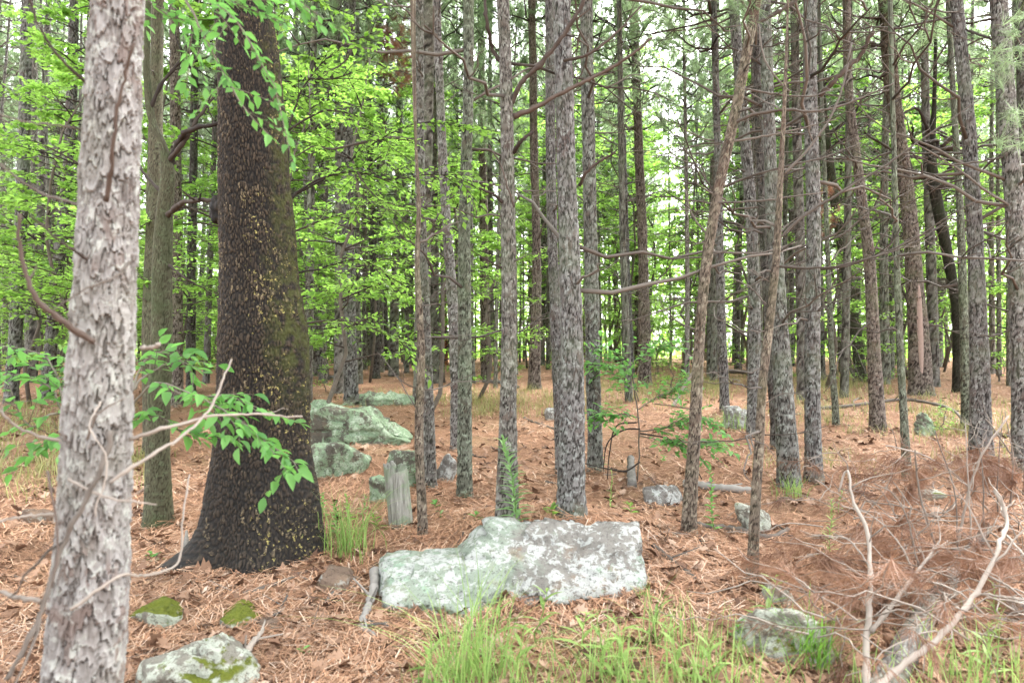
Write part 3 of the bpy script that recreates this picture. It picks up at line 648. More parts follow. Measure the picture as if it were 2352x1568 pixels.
BRN = (.95, .80, .66); GRN = (.86, .95, .78); DRK = (.55, .52, .50); RED = (1.0, .86, .78); PAL = (1.15, 1.12, 1.12)
TR = [
 # name, label, pts, colour, n branches
 ('straight grey pine rising behind the green lichen boulder', [(806, 925, 42), (800, 600, 37), (797, 300, 37), (803, 0, 36)], (1, 1, 1), 8),
 ('thin mossy grey pine paired closely behind the slimmer bare sapling', [(988, 1120, 36), (978, 800, 34), (966, 480, 30), (961, 0, 28)], (1, .98, .95), 6),
 ('slightly curved slim pine between a twin stem and the mossy green pine', [(1042, 1035, 22), (1046, 850, 32), (1040, 700, 31), (1022, 450, 28), (1003, 0, 25)], PAL, 7),
 ('mossy greenish barked pine standing beside the pale wedge rock', [(1066, 1143, 46), (1068, 850, 41), (1066, 500, 36), (1075, 200, 31), (1076, 0, 30)], GRN, 8),
 ('straight grey pine with two long bare limbs and a tall weed at its foot', [(1165, 1196, 66), (1167, 950, 52), (1168, 500, 42), (1165, 250, 38), (1155, 0, 36)], (1, .98, .93), 9),
 ('stoutest straight grey pine with thick plated bark rising behind the outcrop', [(1311, 1182, 80), (1313, 950, 74), (1308, 600, 62), (1300, 300, 55), (1290, 0, 52)], (1, 1, 1.02), 8),
 ('slim dark edged pine pressed tight against the stoutest pine', [(1290, 1095, 38), (1278, 800, 34), (1266, 400, 30), (1262, 0, 28)], (.85, .83, .84), 5),
 ('grey green pine just right of the stoutest pine, lower and behind', [(1366, 1083, 45), (1362, 800, 43), (1354, 400, 40), (1346, 0, 38)], (.95, .98, .93), 8),
 ('purplish grey pine standing alone between the limbed pine and stoutest pine', [(1227, 893, 38), (1232, 600, 26), (1226, 300, 24), (1222, 0, 23)], RED, 5),
 ('dark grey pine rising behind the leafy little sapling, thicker of two', [(1442, 868, 38), (1436, 600, 28), (1428, 300, 24), (1418, 0, 22)], (.9, .9, .92), 5),
 ('grey pine close beside the dark pine behind the little sapling', [(1482, 885, 38), (1478, 600, 30), (1466, 300, 26), (1456, 0, 24)], RED, 6),
 ('slim pine with forked dead twigs between oak and stump clearing', [(745, 872, 30), (722, 700, 26), (716, 400, 26), (712, 0, 24)], (1.05, 1.03, 1), 5),
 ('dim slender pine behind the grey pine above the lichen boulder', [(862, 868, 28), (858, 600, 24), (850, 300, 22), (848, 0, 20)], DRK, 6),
 ('twin slender pine stem, thicker of a close pair in the centre', [(1116, 872, 30), (1112, 600, 28), (1108, 300, 22), (1104, 0, 20)], RED, 6),
 ('thick lichen grey pine in the joined pair with moss at its foot', [(1813, 1120, 62), (1800, 900, 56), (1786, 650, 44), (1768, 350, 36), (1755, 0, 34)], (.98, 1, .97), 9),
 ('slightly slimmer pine right of the joined pair above grass clump', [(1868, 1106, 50), (1866, 850, 44), (1868, 500, 40), (1862, 200, 38), (1861, 0, 37)], (1.05, 1.05, 1.06), 9),
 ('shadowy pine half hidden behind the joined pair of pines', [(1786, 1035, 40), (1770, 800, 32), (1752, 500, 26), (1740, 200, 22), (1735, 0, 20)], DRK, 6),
 ('grey pine leaning left behind the crooked slim stem', [(1728, 1002, 32), (1733, 750, 36), (1722, 450, 34), (1700, 200, 32), (1684, 0, 30)], (1, 1, 1), 8),
 ('narrow pine above the grass grown rock', [(1664, 947, 28), (1656, 700, 26), (1650, 400, 22), (1640, 0, 18)], (.9, .88, .9), 8),
 ('very thin pale pine stem with a crooked foot beyond the joined pair', [(1920, 980, 20), (1912, 850, 17), (1902, 600, 14), (1890, 300, 12)], GRN, 6),
 ('sinuous pine with reddish grey bark standing on bare needles', [(2016, 990, 46), (2010, 850, 38), (1996, 600, 32), (1972, 400, 26), (1950, 200, 24), (1944, 0, 23)], RED, 9),
 ('narrow greenish pine stem in front of the split barked pine', [(2084, 1105, 26), (2076, 950, 22), (2068, 800, 20), (2060, 600, 18), (2052, 300, 14)], GRN, 5),
 ('stout reddish pine with a long strip of bark split away', [(2114, 908, 66), (2106, 750, 52), (2092, 550, 42), (2064, 300, 40), (2044, 150, 40), (2034, 0, 38)], RED, 9),
 ('thick pine leaning left behind the tangle of fallen brown branches', [(2254, 1066, 64), (2252, 850, 50), (2240, 600, 42), (2224, 300, 38), (2196, 0, 34)], (1.02, 1, 1.02), 9),
 ('mossy green grey pine stem hugging the left side of a thicker pine', [(2222, 985, 36), (2216, 800, 26), (2206, 500, 20), (2188, 200, 16), (2178, 0, 15)], GRN, 5),
 ('broad pine with scaly bark at the edge beside green needle tufts', [(2352, 1080, 56), (2345, 800, 52), (2325, 400, 48), (2306, 150, 48), (2294, 0, 47)], PAL, 8),
 ('dim pine partly behind the broad scaly pine', [(2372, 930, 42), (2366, 600, 40), (2352, 200, 36), (2343, 0, 34)], (.85, .82, .85), 5),
 ('slim pine with branch scars left of the near pale pine, leafy behind', [(108, 918, 36), (125, 700, 32), (155, 400, 30), (168, 100, 28), (172, 0, 27)], (.9, .88, .88), 8),
 ('slim lichened pine farthest left behind low leafy twigs', [(26, 930, 38), (40, 700, 34), (54, 350, 32), (62, 0, 30)], (1, 1, 1), 8),
 ('purplish pine behind the forked mossy stem', [(408, 935, 34), (406, 600, 30), (403, 300, 30), (400, 0, 28)], RED, 6),
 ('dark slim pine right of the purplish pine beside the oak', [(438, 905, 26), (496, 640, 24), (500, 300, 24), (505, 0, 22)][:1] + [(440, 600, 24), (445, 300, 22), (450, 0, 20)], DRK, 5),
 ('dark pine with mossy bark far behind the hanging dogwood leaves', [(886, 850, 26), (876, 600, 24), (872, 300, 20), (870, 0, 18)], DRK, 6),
]
MAPPED = {}
for k, (lab, pts, colr, nb) in enumerate(TR):
    MAPPED[k] = traced('pine_tree', lab, pts, seed=20 + k, color=colr, nb=nb + (26 if pts[0][0] > 1400 else 9), bz=(1.2, 7.5), bl=(.3, 1.7), flare=.2)
# slender, brown and crooked ones
S1 = traced('pine_sapling', 'thin bare sapling trunk standing in front of the broken stump pair', [(971, 1233, 28), (962, 1000, 27), (967, 800, 24), (958, 600, 17), (962, 480, 13), (955, 330, 8)], seed=60, color=BRN, nb=12, H=3.5, crown=False, bz=(.5, 3.4), bl=(.25, .7))
S2 = traced('pine_tree', 'brown slim pine leaning right with long horizontal dead branches', [(1583, 1228, 42), (1596, 1000, 36), (1605, 800, 32), (1622, 600, 32), (1652, 420, 32), (1690, 250, 32), (1722, 80, 30), (1742, -20, 29)], seed=61, color=BRN, nb=6, H=11, crown=True, bz=(1.2, 4.), bl=(.3, .8))
S3 = traced('pine_sapling', 'crooked brown slim stem with scabby bark in front of the joined pines', [(1728, 1340, 34), (1733, 1200, 30), (1745, 1000, 27), (1752, 880, 25), (1768, 740, 24), (1782, 600, 22), (1792, 420, 17), (1803, 200, 11), (1808, 60, 6)], seed=62, color=BRN, nb=10, H=4.3, crown=False, bz=(.6, 4), bl=(.25, .7))
S4 = traced('dead_snag', 'short orange red barkless dead snag among grey trunks', [(1024, 838, 14), (1022, 740, 13), (1021, 640, 8)], seed=63, color=(2.2, .95, .5), nb=0, H=2.75, crown=False, cat='dead tree')
S5 = traced('oak_tree', 'blackish mossy leaning trunk of a broadleaf tree among far pines', [(1977, 876, 28), (1968, 780, 26), (1940, 600, 24), (1912, 420, 22), (1896, 300, 18), (1885, 180, 14)], seed=64, style='stem', mat='stem_bark', color=(.45, .5, .4), nb=0, crown=False, H=9)
S6 = traced('oak_tree', 'dark twisted broadleaf trunk with a burr of black branches above', [(2200, 900, 22), (2196, 700, 22), (2172, 560, 24), (2150, 450, 26), (2140, 360, 22), (2145, 250, 10)], seed=65, style='stem', mat='stem_bark', color=(.3, .3, .28), nb=0, crown=False, H=8)
S7 = traced('mossy_tree', 'forked olive mossy stem between the near pale pine and the oak', [(364, 1206, 62), (362, 1000, 52), (370, 800, 50), (372, 600, 44), (378, 480, 38), (384, 380, 30), (376, 340, 22), (352, 290, 19), (338, 200, 17), (338, 60, 14), (342, -30, 12)], seed=66, style='stem', mat='stem_bark', color=(.68, .74, .58), nb=0, crown=False, H=7, nu=60)
S8 = traced('mossy_tree', 'dim mossy stem just behind the forked olive stem', [(350, 1040, 40), (346, 800, 38), (352, 500, 34), (358, 200, 30), (362, 0, 28)], seed=67, style='stem', mat='stem_bark', color=(.8, .82, .7), nb=5, crown=False, H=9)
T7, B7 = S7[0], S7[2]; y7 = B7[1]
for k, (pts, a, b) in enumerate([
    ([(380, 400, y7), (400, 350, y7), (430, 300, y7 - .2), (500, 280, y7 - .3), (560, 250, y7 - .2)], 18, 6), ([(382, 500, y7), (410, 470, y7 - .2), (450, 460, y7 - .35), (510, 455, y7 - .4)], 15, 8),
    ([(385, 372, y7), (420, 330, y7 - .1), (470, 250, y7 - .1), (520, 190, y7)], 12, 4), ([(345, 250, y7), (370, 200, y7), (430, 130, y7), (520, 60, y7)], 11, 4), ([(378, 450, y7), (330, 400, y7 + .1), (290, 330, y7 + .2)], 9, 3),
    ([(380, 600, y7), (430, 640, y7 - .1), (480, 670, y7)], 8, 3)]): px_branch(T7, B7, pts, a, b, 'dark_twig', 3, 800 + k)
# long limbs traced on the limbed pine, the leaning pine and the joined pair
T5, _, B5 = MAPPED[4]; y5 = B5[1]
for k, (pts, a, b) in enumerate([
    ([(1180, 268, y5), (1230, 245, y5 - .05), (1300, 208, y5 - .1), (1400, 155, y5 - .15), (1450, 125, y5 - .2), (1502, 84, y5 - .25)], 15, 8),
    ([(1175, 238, y5), (1195, 195, y5 - .05), (1240, 150, y5 - .1), (1290, 85, y5 - .15), (1340, -5, y5 - .2), (1360, -50, y5 - .2)], 16, 11),
    ([(1155, 145, y5), (1130, 115, y5), (1118, 60, y5 - .1), (1112, -30, y5 - .1)], 13, 9), ([(1178, 355, y5), (1195, 325, y5 - .1), (1222, 305, y5 - .1)], 14, 9),
    ([(1160, 470, y5), (1140, 448, y5 - .05), (1100, 435, y5 - .1)], 11, 7), ([(1182, 475, y5 - .1), (1165, 430, y5 - .15), (1150, 380, y5 - .15), (1120, 330, y5 - .1)], 6, 3), ([(1160, 620, y5), (1120, 600, y5 - .1), (1080, 575, y5 - .2)], 6, 3)]): px_branch(T5, B5, pts, a * .88, b * .7, 'red_twig', 2, 820 + k)
T6, _, B6 = MAPPED[5]; y6 = B6[1]
for k, (pts, a, b) in enumerate([([(1330, 425, y6), (1345, 395, y6 - .1), (1390, 360, y6 - .15), (1412, 345, y6 - .2)], 9, 5), ([(1295, 140, y6 - .1), (1350, 125, y6 - .2), (1400, 90, y6 - .2), (1480, 10, y6 - .2)], 8, 4)]): px_branch(T6, B6, pts, a, b, 'red_twig', 2, 840 + k)
T12, _, B12 = S2; yl = B12[1]
for k, (pts, a, b) in enumerate([
    ([(1672, 290, yl), (1720, 268, yl - .05), (1790, 254, yl - .1), (1880, 256, yl - .1), (1950, 235, yl - .1), (2050, 190, yl - .1)], 11, 4),
    ([(1660, 330, yl), (1740, 318, yl), (1830, 300, yl), (1920, 278, yl)], 7, 3), ([(1640, 438, yl), (1700, 415, yl), (1770, 392, yl - .1), (1880, 365, yl - .1), (1980, 330, yl)], 9, 3),
    ([(1632, 470, yl), (1700, 462, yl - .1), (1780, 455, yl - .1), (1890, 440, yl)], 7, 3), ([(1690, 200, yl), (1760, 215, yl), (1840, 225, yl), (1930, 205, yl + .1)], 8, 3), ([(1730, 60, yl), (1790, 30, yl), (1850, -10, yl)], 12, 8),
    ([(1640, 440, yl), (1600, 380, yl), (1560, 330, yl)], 7, 3), ([(1605, 760, yl), (1560, 740, yl), (1520, 700, yl - .1)], 6, 3), ([(1598, 940, yl), (1540, 930, yl - .1), (1500, 925, yl - .1)], 5, 2), ([(1625, 540, yl), (1590, 500, yl), (1570, 440, yl)], 6, 3)]): px_branch(T12, B12, pts, a * .75, b * .8, 'dead_twig', 3, 860 + k)
T13, _, B13 = S3; yl = B13[1]
for k, (pts, a, b) in enumerate([
    ([(1785, 612, yl), (1880, 615, yl - .05), (1990, 592, yl - .1), (2090, 560, yl - .1), (2180, 500, yl - .1)], 8, 3), ([(1775, 560, yl), (1840, 500, yl), (1930, 445, yl), (2040, 380, yl), (2140, 310, yl), (2260, 230, yl)], 10, 3),
    ([(1760, 700, yl), (1720, 660, yl), (1680, 640, yl)], 5, 3), ([(1750, 930, yl), (1800, 905, yl), (1850, 905, yl - .1)], 4, 2), ([(1752, 1000, yl), (1830, 1000, yl - .1), (1900, 985, yl - .1)], 4, 2), ([(1800, 400, yl), (1870, 330, yl), (1930, 230, yl), (1960, 100, yl)], 8, 4), ([(1815, 210, yl), (1760, 150, yl), (1740, 60, yl)], 6, 3)]): px_branch(T13, B13, pts, a * .75, b * .8, 'dead_twig', 3, 880 + k)
T15, _, B15 = MAPPED[15]; yl = B15[1]
px_branch(T15, B15, [(1880, 222, yl), (1915, 185, yl - .1), (1965, 135, yl - .1), (2006, 70, yl - .2)], 12, 10, 'red_twig', 0, 900)
T24, _, B24 = MAPPED[25]; yl = B24[1]
for k, (pts, a, b) in enumerate([([(2330, 480, yl), (2250, 430, yl - .1), (2200, 390, yl - .1), (2100, 330, yl - .2)], 9, 3), ([(2330, 355, yl), (2240, 372, yl), (2140, 372, yl - .1), (2090, 350, yl - .1)], 7, 3), ([(2330, 430, yl), (2360, 400, yl - .2), (2390, 330, yl - .2)], 12, 7), ([(2335, 750, yl), (2280, 770, yl), (2230, 760, yl)], 5, 2)]): px_branch(T24, B24, pts, a * .75, b * .8, 'dead_twig', 3, 910 + k)
# split strip of bare wood on the reddish pine
T21, f21, B21 = MAPPED[22]
mb = MB(); zz = np.linspace(.25, 2.2, 30); t = np.linspace(0, 1, 30); rr = f21[2](zz)
P = np.stack([f21[0](zz) - rr * .30 + .05 * t, f21[1](zz) - rr * .78, zz], -1); mb.tube(P, .055 * np.sin(np.clip(t * 1.02, 0, 1) * math.pi) ** .6 + .004, 8, .8)
link('bare_wood_strip', mb.build('bare_wood_strip', twig_mat('split_wood', (.13, .08, .062), (.30, .225, .19))), T21)
# burr of black twigs on the twisted trunk
T6b, f6b, B6b = S6
for k in range(14):
    r_ = np.random.default_rng(950 + k); y = B6b[1]; u, v = 2145 + r_.normal(0, 14), 390 + r_.normal(0, 40)
    px_branch(T6b, B6b, [(u, v, y), (u + r_.normal(0, 40), v + r_.normal(-10, 25), y - r_.uniform(-.4, .4)), (u + r_.normal(0, 80), v + r_.normal(-20, 45), y - r_.uniform(-.6, .6))], 9, 4, 'dark_twig', 4, 950 + k)
for T_, B_, us in ((S5[0], S5[2], 1900),):
    for k in range(6):
        r_ = np.random.default_rng(970 + k); y = B_[1]; v = r_.uniform(250, 420); u = 1890 + (v - 250) * .14
        px_branch(T_, B_, [(u, v, y), (u + r_.normal(0, 40), v - 50, y), (u + r_.normal(0, 80), v - 110, y + r_.normal(0, .4))], 9, 4, 'dark_twig', 3, 970 + k)

dr = np.random.default_rng(88); Cn, Dn, Ln = [], [], []
for T_, f_, B_ in list(MAPPED.values()) + [S1, S2, S3, S7, (TO, fO, BO)]:
    if B_[1] > 12: continue
    r_ = float(f_[2](.05)) * (1.35 if T_ is TO else 1.12); m_ = int(140 + 500 * r_); a = dr.uniform(0, 2 * math.pi, m_); q = r_ + np.abs(dr.normal(0, .07, m_)) - .015
    p = np.stack([B_[0] + q * np.cos(a), B_[1] + q * np.sin(a), 0 * a], -1); p[:, 2] = terr(p[:, 0], p[:, 1]) + np.maximum(.0, .055 - .5 * (q - r_)) * dr.random(m_) + .006
    t = a + dr.normal(math.pi / 2, .7, m_); Cn.append(p); Dn.append(np.stack([np.cos(t), np.sin(t), dr.normal(0, .22, m_)], -1)); Ln.append(dr.uniform(.06, .16, m_))
Cn, Dn, Ln = np.vstack(Cn), unit(np.vstack(Dn)), np.concatenate(Ln); V, F = needles(Cn - Dn * Ln[:, None] * .5, Dn, Ln, np.full(len(Cn), .004), dr)
o = link('needle_drift', mesh('needle_drift', V, [F], M['needle_litter'], {'rnd': np.repeat(dr.beta(2, 2, len(Cn)), 3)}, False)); tag(o, 'loose rust pine needles drifted around the feet of the trunks', 'needles', kind='stuff')

# ------------------------------------------------------------------ pines deeper in the wood
def far_pine_mesh(k, R, H):
    r = np.random.default_rng(300 + k); zz = np.concatenate([np.linspace(-.3, 9, 150), np.linspace(9.3, H, 22)])
    ax, ay = r.normal(0, .12, 2); b = r.uniform(.3, .6)
    cx = ax * np.sin(zz * b) * .5 + .01 * zz * r.normal(0, 1); cy_ = ay * np.sin(zz * b + 1) * .5
    cx -= np.interp(0, zz, cx); cy_ -= np.interp(0, zz, cy_)
    Rz = R * (1 - .75 * np.clip(zz / H, 0, 1)) * (1 + .15 * np.exp(-np.maximum(zz, 0) / .12))
    me = trunk_mesh('far_pine_trunk_%d' % k, M['pine_bark'], zz, cx, cy_, Rz, 18, 'pine', 300 + k)
    mb = MB()
    for q in range(48):
        z = r.uniform(1.6, H * .62); a = r.uniform(0, 6.28); L = r.uniform(.5, 1.7) * (.5 + .5 * z / 6); t = np.linspace(0, 1, 6)
        kk = r.normal(0, .05, (6, 3)).cumsum(0); kk -= kk[0]
        P = np.array([np.interp(z, zz, cx), np.interp(z, zz, cy_), z]) + L * (t[:, None] * np.array([math.cos(a), math.sin(a), r.uniform(-.1, .5)]) + kk + np.outer(t * t, [0, 0, r.uniform(-.3, .2)]))
        mb.tube(P, .010 * (1 - .7 * t), 4, r.random())
        for s in range(r.integers(1, 5)):
            i_ = r.integers(1, 5); d = r.normal(0, 1, 3) * [1, 1, .6]; l = L * r.uniform(.15, .45); mb.tube(np.array([P[i_], P[i_] + l * .5 * unit(d) + r.normal(0, .03, 3), P[i_] + l * unit(d)]), .005, 3, r.random())
    return me, mb.build('far_pine_twigs_%d' % k, M['dead_twig']), H
FAR = [far_pine_mesh(k, R, H) for k, (R, H) in enumerate([(.14, 15), (.11, 14), (.16, 16), (.09, 13), (.125, 15.5)])]
rng = np.random.default_rng(77)
taken = [np.array(m[2][:2]) for m in MAPPED.values()]
spots = []
while len(spots) < 290:
    y = rng.uniform(11, 38); x = rng.uniform(-1, 1) * (.80 * y + 1.5)
    p = np.array([x, y])
    if any(np.hypot(*(p - q)) < .8 for q in taken): continue
    if y < 14 and rng.random() < .4: continue
    taken.append(p); spots.append(p)
DONE = []
for p in spots:
    k = rng.integers(len(FAR)) if len(DONE) % 3 else 3; DONE.append(k); tm, wm, H = FAR[k]
    T = empty('pine_tree', (p[0], p[1], float(terr(p[0], p[1])) - .02)); T.rotation_euler = (rng.normal(0, .018), rng.normal(0, .018) - .004 * np.sign(p[0]), rng.uniform(0, 6.28))
    s = rng.uniform(.6, .95) if k != 3 else rng.uniform(.5, .9); T.scale = (s, s, rng.uniform(.92, 1.12))
    sh = rng.uniform(.85, 1.45); gn = rng.random() < .4; c_ = np.array([.92, .95, .84]) if gn else np.array([1, .97, .93])
    gi = ['stout', 'slim', 'stout', 'very thin', 'middling'][k]; tag(T, '%s %s%s pine with bare lower twigs %s' % (gi, 'dusky ' if sh < 1. else ('pale ' if sh > 1.25 else ''), 'greenish' if gn else 'brownish grey', 'deep in the wood' if p[1] > 26 else 'in mid wood'), 'tree', 'pines in the depth of the wood')
    link('trunk', tm, T, color=tuple(c_ * sh))
    o = link('twigs', wm, T); o.name = 'dead_twig'; o['kind'] = 'stuff'
    if rng.random() < (.55 if p[1] < 20 else .05): continue
    cw, cf = PINE_CROWNS[rng.integers(4)]; c = link('crown', cw, T); c.rotation_euler = (0, 0, rng.uniform(0, 6.28)); c.scale = (.9, .9, H / 15.2); f = link('foliage', cf, c); f['kind'] = 'stuff'

# ------------------------------------------------------------------ broadleaf understorey
def sap(kit, p, s, label, group, name='understorey_sapling', rz=None, mat=None):
    st, wd, fo, _ = kit; T = empty(name, (p[0], p[1], float(terr(p[0], p[1])))); T.rotation_euler = (0, 0, rng.uniform(0, 6.28) if rz is None else rz); T.scale = (s, s, s * rng.uniform(.9, 1.1))
    tag(T, label, 'tree', group); link('trunk', st, T); c = link('crown', wd, T); f = link('foliage', fo, c); f['kind'] = 'stuff'
    return T
for (x, y, k, s_) in [(-1.9, 7.6, 0, .75), (-1.2, 9.2, 1, .9), (-2.9, 8.6, 2, .7), (-4.2, 7.4, 0, .8), (-5.4, 8.6, 2, .75), (-6.2, 10, 4, .8), (-4.8, 11, 2, .9), (-.6, 11.5, 1, .9), (-7.4, 9.4, 0, .9), (-3.4, 10.2, 3, 1.1)]:
    sap(SAPS[k], (x, y), s_, '%s leafy sapling close behind the oak and mossy stems' % ['spreading', 'compact', 'tall layered', 'low bushy', 'towering'][k], 'saplings behind the oak')
n_s = 0
while n_s < 240:
    y = math.sqrt(rng.uniform(9 ** 2, 40 ** 2)); x = rng.uniform(-1, 1) * (.82 * y + 1)
    left = x < -.08 * y
    if not left and (rng.random() < .3 or y < 13.5): continue
    if y < 12 and not (x < -.2 * y): continue
    kk = rng.integers(0, 5); sap(SAPS[kk], (x, y), rng.uniform(.75, 1.15), '%s green broadleaf sapling %s' % (['spreading', 'compact', 'tall layered', 'low bushy', 'towering'][kk], 'filling the gaps deep among distant pines' if y > 26 else 'growing between pines in mid wood'), 'broadleaf saplings between the pines'); n_s += 1
for k in range(135):
    y = rng.uniform(30, 58); x = rng.uniform(-1, 1) * (.82 * y + 2); sap(SAPS[[2, 4, 0][k % 3]], (x, y), rng.uniform(.95, 1.6), 'tall leafy broadleaf tree closing the view behind the pines', 'broadleaf trees closing the view', 'broadleaf_tree')
for k in range(110):
    y = rng.uniform(13, 40); x = rng.uniform(-1, 1) * .8 * y; sap(BUSH[k % 2], (x, y), rng.uniform(.7, 1.2) * (.6 + y / 26), 'small leafy bush sprouting on the far forest floor', 'small bushes on the far floor', 'bush')

for (u, v, k, s_) in [(1545, 905, 0, .8), (1575, 890, 1, 1.), (1505, 880, 1, .8), (1960, 885, 1, 1.), (2010, 880, 1, .8), (1430, 885, 1, .8), (2160, 1000, 1, .6), (1180, 880, 1, .6)]:
    sap(BUSH[k], onground(u, v), s_, 'bright yellow green bush beneath the pines beyond the open needles', 'bright bushes beyond the open needles', 'bush')
for (x, y, s_) in [(8.6, 18, 1.15), (10.4, 20, 1.2), (6.2, 18, 1.0), (3.6, 20, 1.1), (2.2, 23, 1.2), (12.4, 19, 1.1), (.6, 19, 1.0), (14.5, 23, 1.25), (5.2, 25, 1.3), (9.2, 26, 1.3), (-1.2, 21, 1.1), (12.8, 28, 1.4), (1.0, 28, 1.4), (7.2, 31, 1.4)]:
    sap(SAPS[4], (x, y), s_, 'tall airy broadleaf tree lifting pale green leaves between straight pines', 'airy broadleaf trees between straight pines', 'broadleaf_tree')
n = 42000; x = rng.uniform(-75, 75, n); y = rng.uniform(62, 80, n); hz = rng.random(n) ** 1.25 * (13 + 7 * vnoise(np.stack([x * .12, y * .12, 0 * x], -1), 61)) 
V, F = leaf_quads(np.stack([x, y, 1.4 + hz], -1), unit(rng.normal(0, 1, (n, 3))), unit(rng.normal(0, .6, (n, 3)) + [0, 0, 1]), rng.uniform(.4, .85, n), .6)
x2 = rng.uniform(-52, 52, 16000); y2 = rng.uniform(44, 62, 16000); V2, F2 = leaf_quads(np.stack([x2, y2, terr(x2, y2) + rng.random(16000) ** 1.4 * (1.6 + 1.2 * vnoise(np.stack([x2 * .3, y2 * .3, 0 * x2], -1), 62))], -1), unit(rng.normal(0, 1, (16000, 3))), unit(rng.normal(0, .6, (16000, 3)) + [0, 0, 1]), rng.uniform(.18, .36, 16000), .6)
V = np.vstack([V, V2]); F = np.vstack([F, F2 + 4 * n]); n += 16000
o = link('distant_woodland', mesh('distant_woodland', V, [F], M['leaf'], {'rnd': np.repeat(rng.random(n), 4)}, False)); tag(o, 'far off mass of green woodland foliage seen between the trunks', 'woodland', kind='stuff')

# ------------------------------------------------------------------ near leafy plants, leaf by leaf
def leaf_shape(name, mat, wdt=.5, fold=.12, droop=.15, seed=0):
    t = np.array([0, .18, .42, .68, .88, 1.]); w_ = np.array([.02, .62, 1, .8, .35, .0]) * wdt / 2; V = []
    for a, b in zip(t, w_): V += [(a, b, fold * b * 2 - droop * a * a), (a, 0, -droop * a * a), (a, -b, fold * b * 2 - droop * a * a)]
    F = [[3 * k + a, 3 * k + 1 + a, 3 * k + 4 + a, 3 * k + 3 + a] for k in range(5) for a in (0, 1)]
    return mesh(name, np.array(V), [np.array(F)], mat, {'rnd': np.full(len(V), seed * .37 % 1)})
LEAF = {'cool': [leaf_shape('leaf_cool_%d' % k, M['cool_leaf'], .52, .1 + .1 * k, .1 + .12 * k, k) for k in range(3)],
        'fresh': [leaf_shape('leaf_fresh_%d' % k, M['leaf'], .46, .1 + .1 * k, .1 + .12 * k, k) for k in range(3)],
        'lance': [leaf_shape('leaf_lance_%d' % k, M['pale_leaf'], .26, .15, .25 + .15 * k, k) for k in range(3)],
        'lancef': [leaf_shape('leaf_lancef_%d' % k, M['grass'], .2, .15, .25 + .15 * k, k) for k in range(3)]}
def put_leaf(T, kind, p, d, nrm, L, rng):
    d = unit(d); s = unit(np.cross(nrm, d)); u = np.cross(d, s); o = bpy.data.objects.new('leaf', LEAF[kind][rng.integers(3)]); COL.objects.link(o); o.parent = T
    o.matrix_basis = Matrix(((d[0] * L, s[0] * L, u[0] * L, p[0]), (d[1] * L, s[1] * L, u[1] * L, p[1]), (d[2] * L, s[2] * L, u[2] * L, p[2]), (0, 0, 0, 1)))
def leafy(name, label, cat, paths, kind, leaf, seed, wood='stem_twig', group=None, cap=300, subl=.28, r0=.006, gap=.55, nsub=6):
    """paths: list of (points3d, leaves from fraction); first point of first path is the base"""
    rng = np.random.default_rng(seed); B = np.array(paths[0][0][0], float); T = empty(name, B); tag(T, label, cat, group); mb = MB(); L_ = []
    for P0, f0 in paths:
        P = smooth_path(P0, 5 * len(P0)) - B; n = len(P); t = np.linspace(0, 1, n); P[1:] += rng.normal(0, .004, (n - 1, 3)).cumsum(0)
        mb.tube(P, r0 * (1 - .75 * t) if f0 < .99 else r0, 6, rng.random())
        if f0 >= .99: continue
        ln = np.linalg.norm(np.diff(P, axis=0), axis=1).sum() * (1 - f0); tw = [(P, f0)]
        for s in range(int(nsub * ln / .5) + 1):
            i = rng.integers(int(f0 * n), n - 1); d = unit(unit(P[min(i + 1, n - 1)] - P[i]) + rng.normal(0, .8, 3) * [1, 1, .35]); l = subl * rng.uniform(.5, 1.2); tt = np.linspace(0, 1, 5)
            Q = P[i] + tt[:, None] * l * d + np.outer(tt ** 2, [0, 0, -.12 * l]); mb.tube(Q, r0 * .35 * (1 - .6 * tt), 4, rng.random()); tw.append((Q, .15))
        for Q, fq in tw:
            lq = np.linalg.norm(np.diff(Q, axis=0), axis=1).sum() * (1 - fq); m = max(2, int(lq / (leaf * gap)))
            for q in range(m + 1):
                s = fq + (1 - fq) * (q + .3 * rng.random()) / m; s = min(s, 1); x = s * (len(Q) - 1); i = min(int(x), len(Q) - 2); p = Q[i] + (x - i) * (Q[i + 1] - Q[i]); tg = unit(Q[i + 1] - Q[i])
                sd = unit(np.cross(tg, [0, 0, 1]) + 1e-6) * (1 if q % 2 else -1)
                d = unit(tg * (.45 if q < m else 1.2) + sd * (.9 if q < m else .1) + rng.normal(0, .25, 3) + [0, 0, -.15]); L_.append((p, d, unit(np.array([0, 0, 1]) + rng.normal(0, .35, 3)), leaf * rng.uniform(.65, 1.2)))
    link('stem', mb.build('stem', M[wood]), T)
    rng.shuffle(L_)
    for l in L_[:cap]: put_leaf(T, kind, *l, rng)
    rest = L_[cap:]
    if rest:
        V, F = leaf_quads(np.array([l[0] for l in rest]), np.array([l[1] for l in rest]), np.array([l[2] for l in rest]), np.array([l[3] for l in rest]), .5)
        o = link('foliage', mesh('foliage', V, [F], LEAF[kind][0].materials[0], {'rnd': np.repeat(rng.random(len(rest)), 4)}), T); o['kind'] = 'stuff'
    return T
g0 = onground(255, 1330)
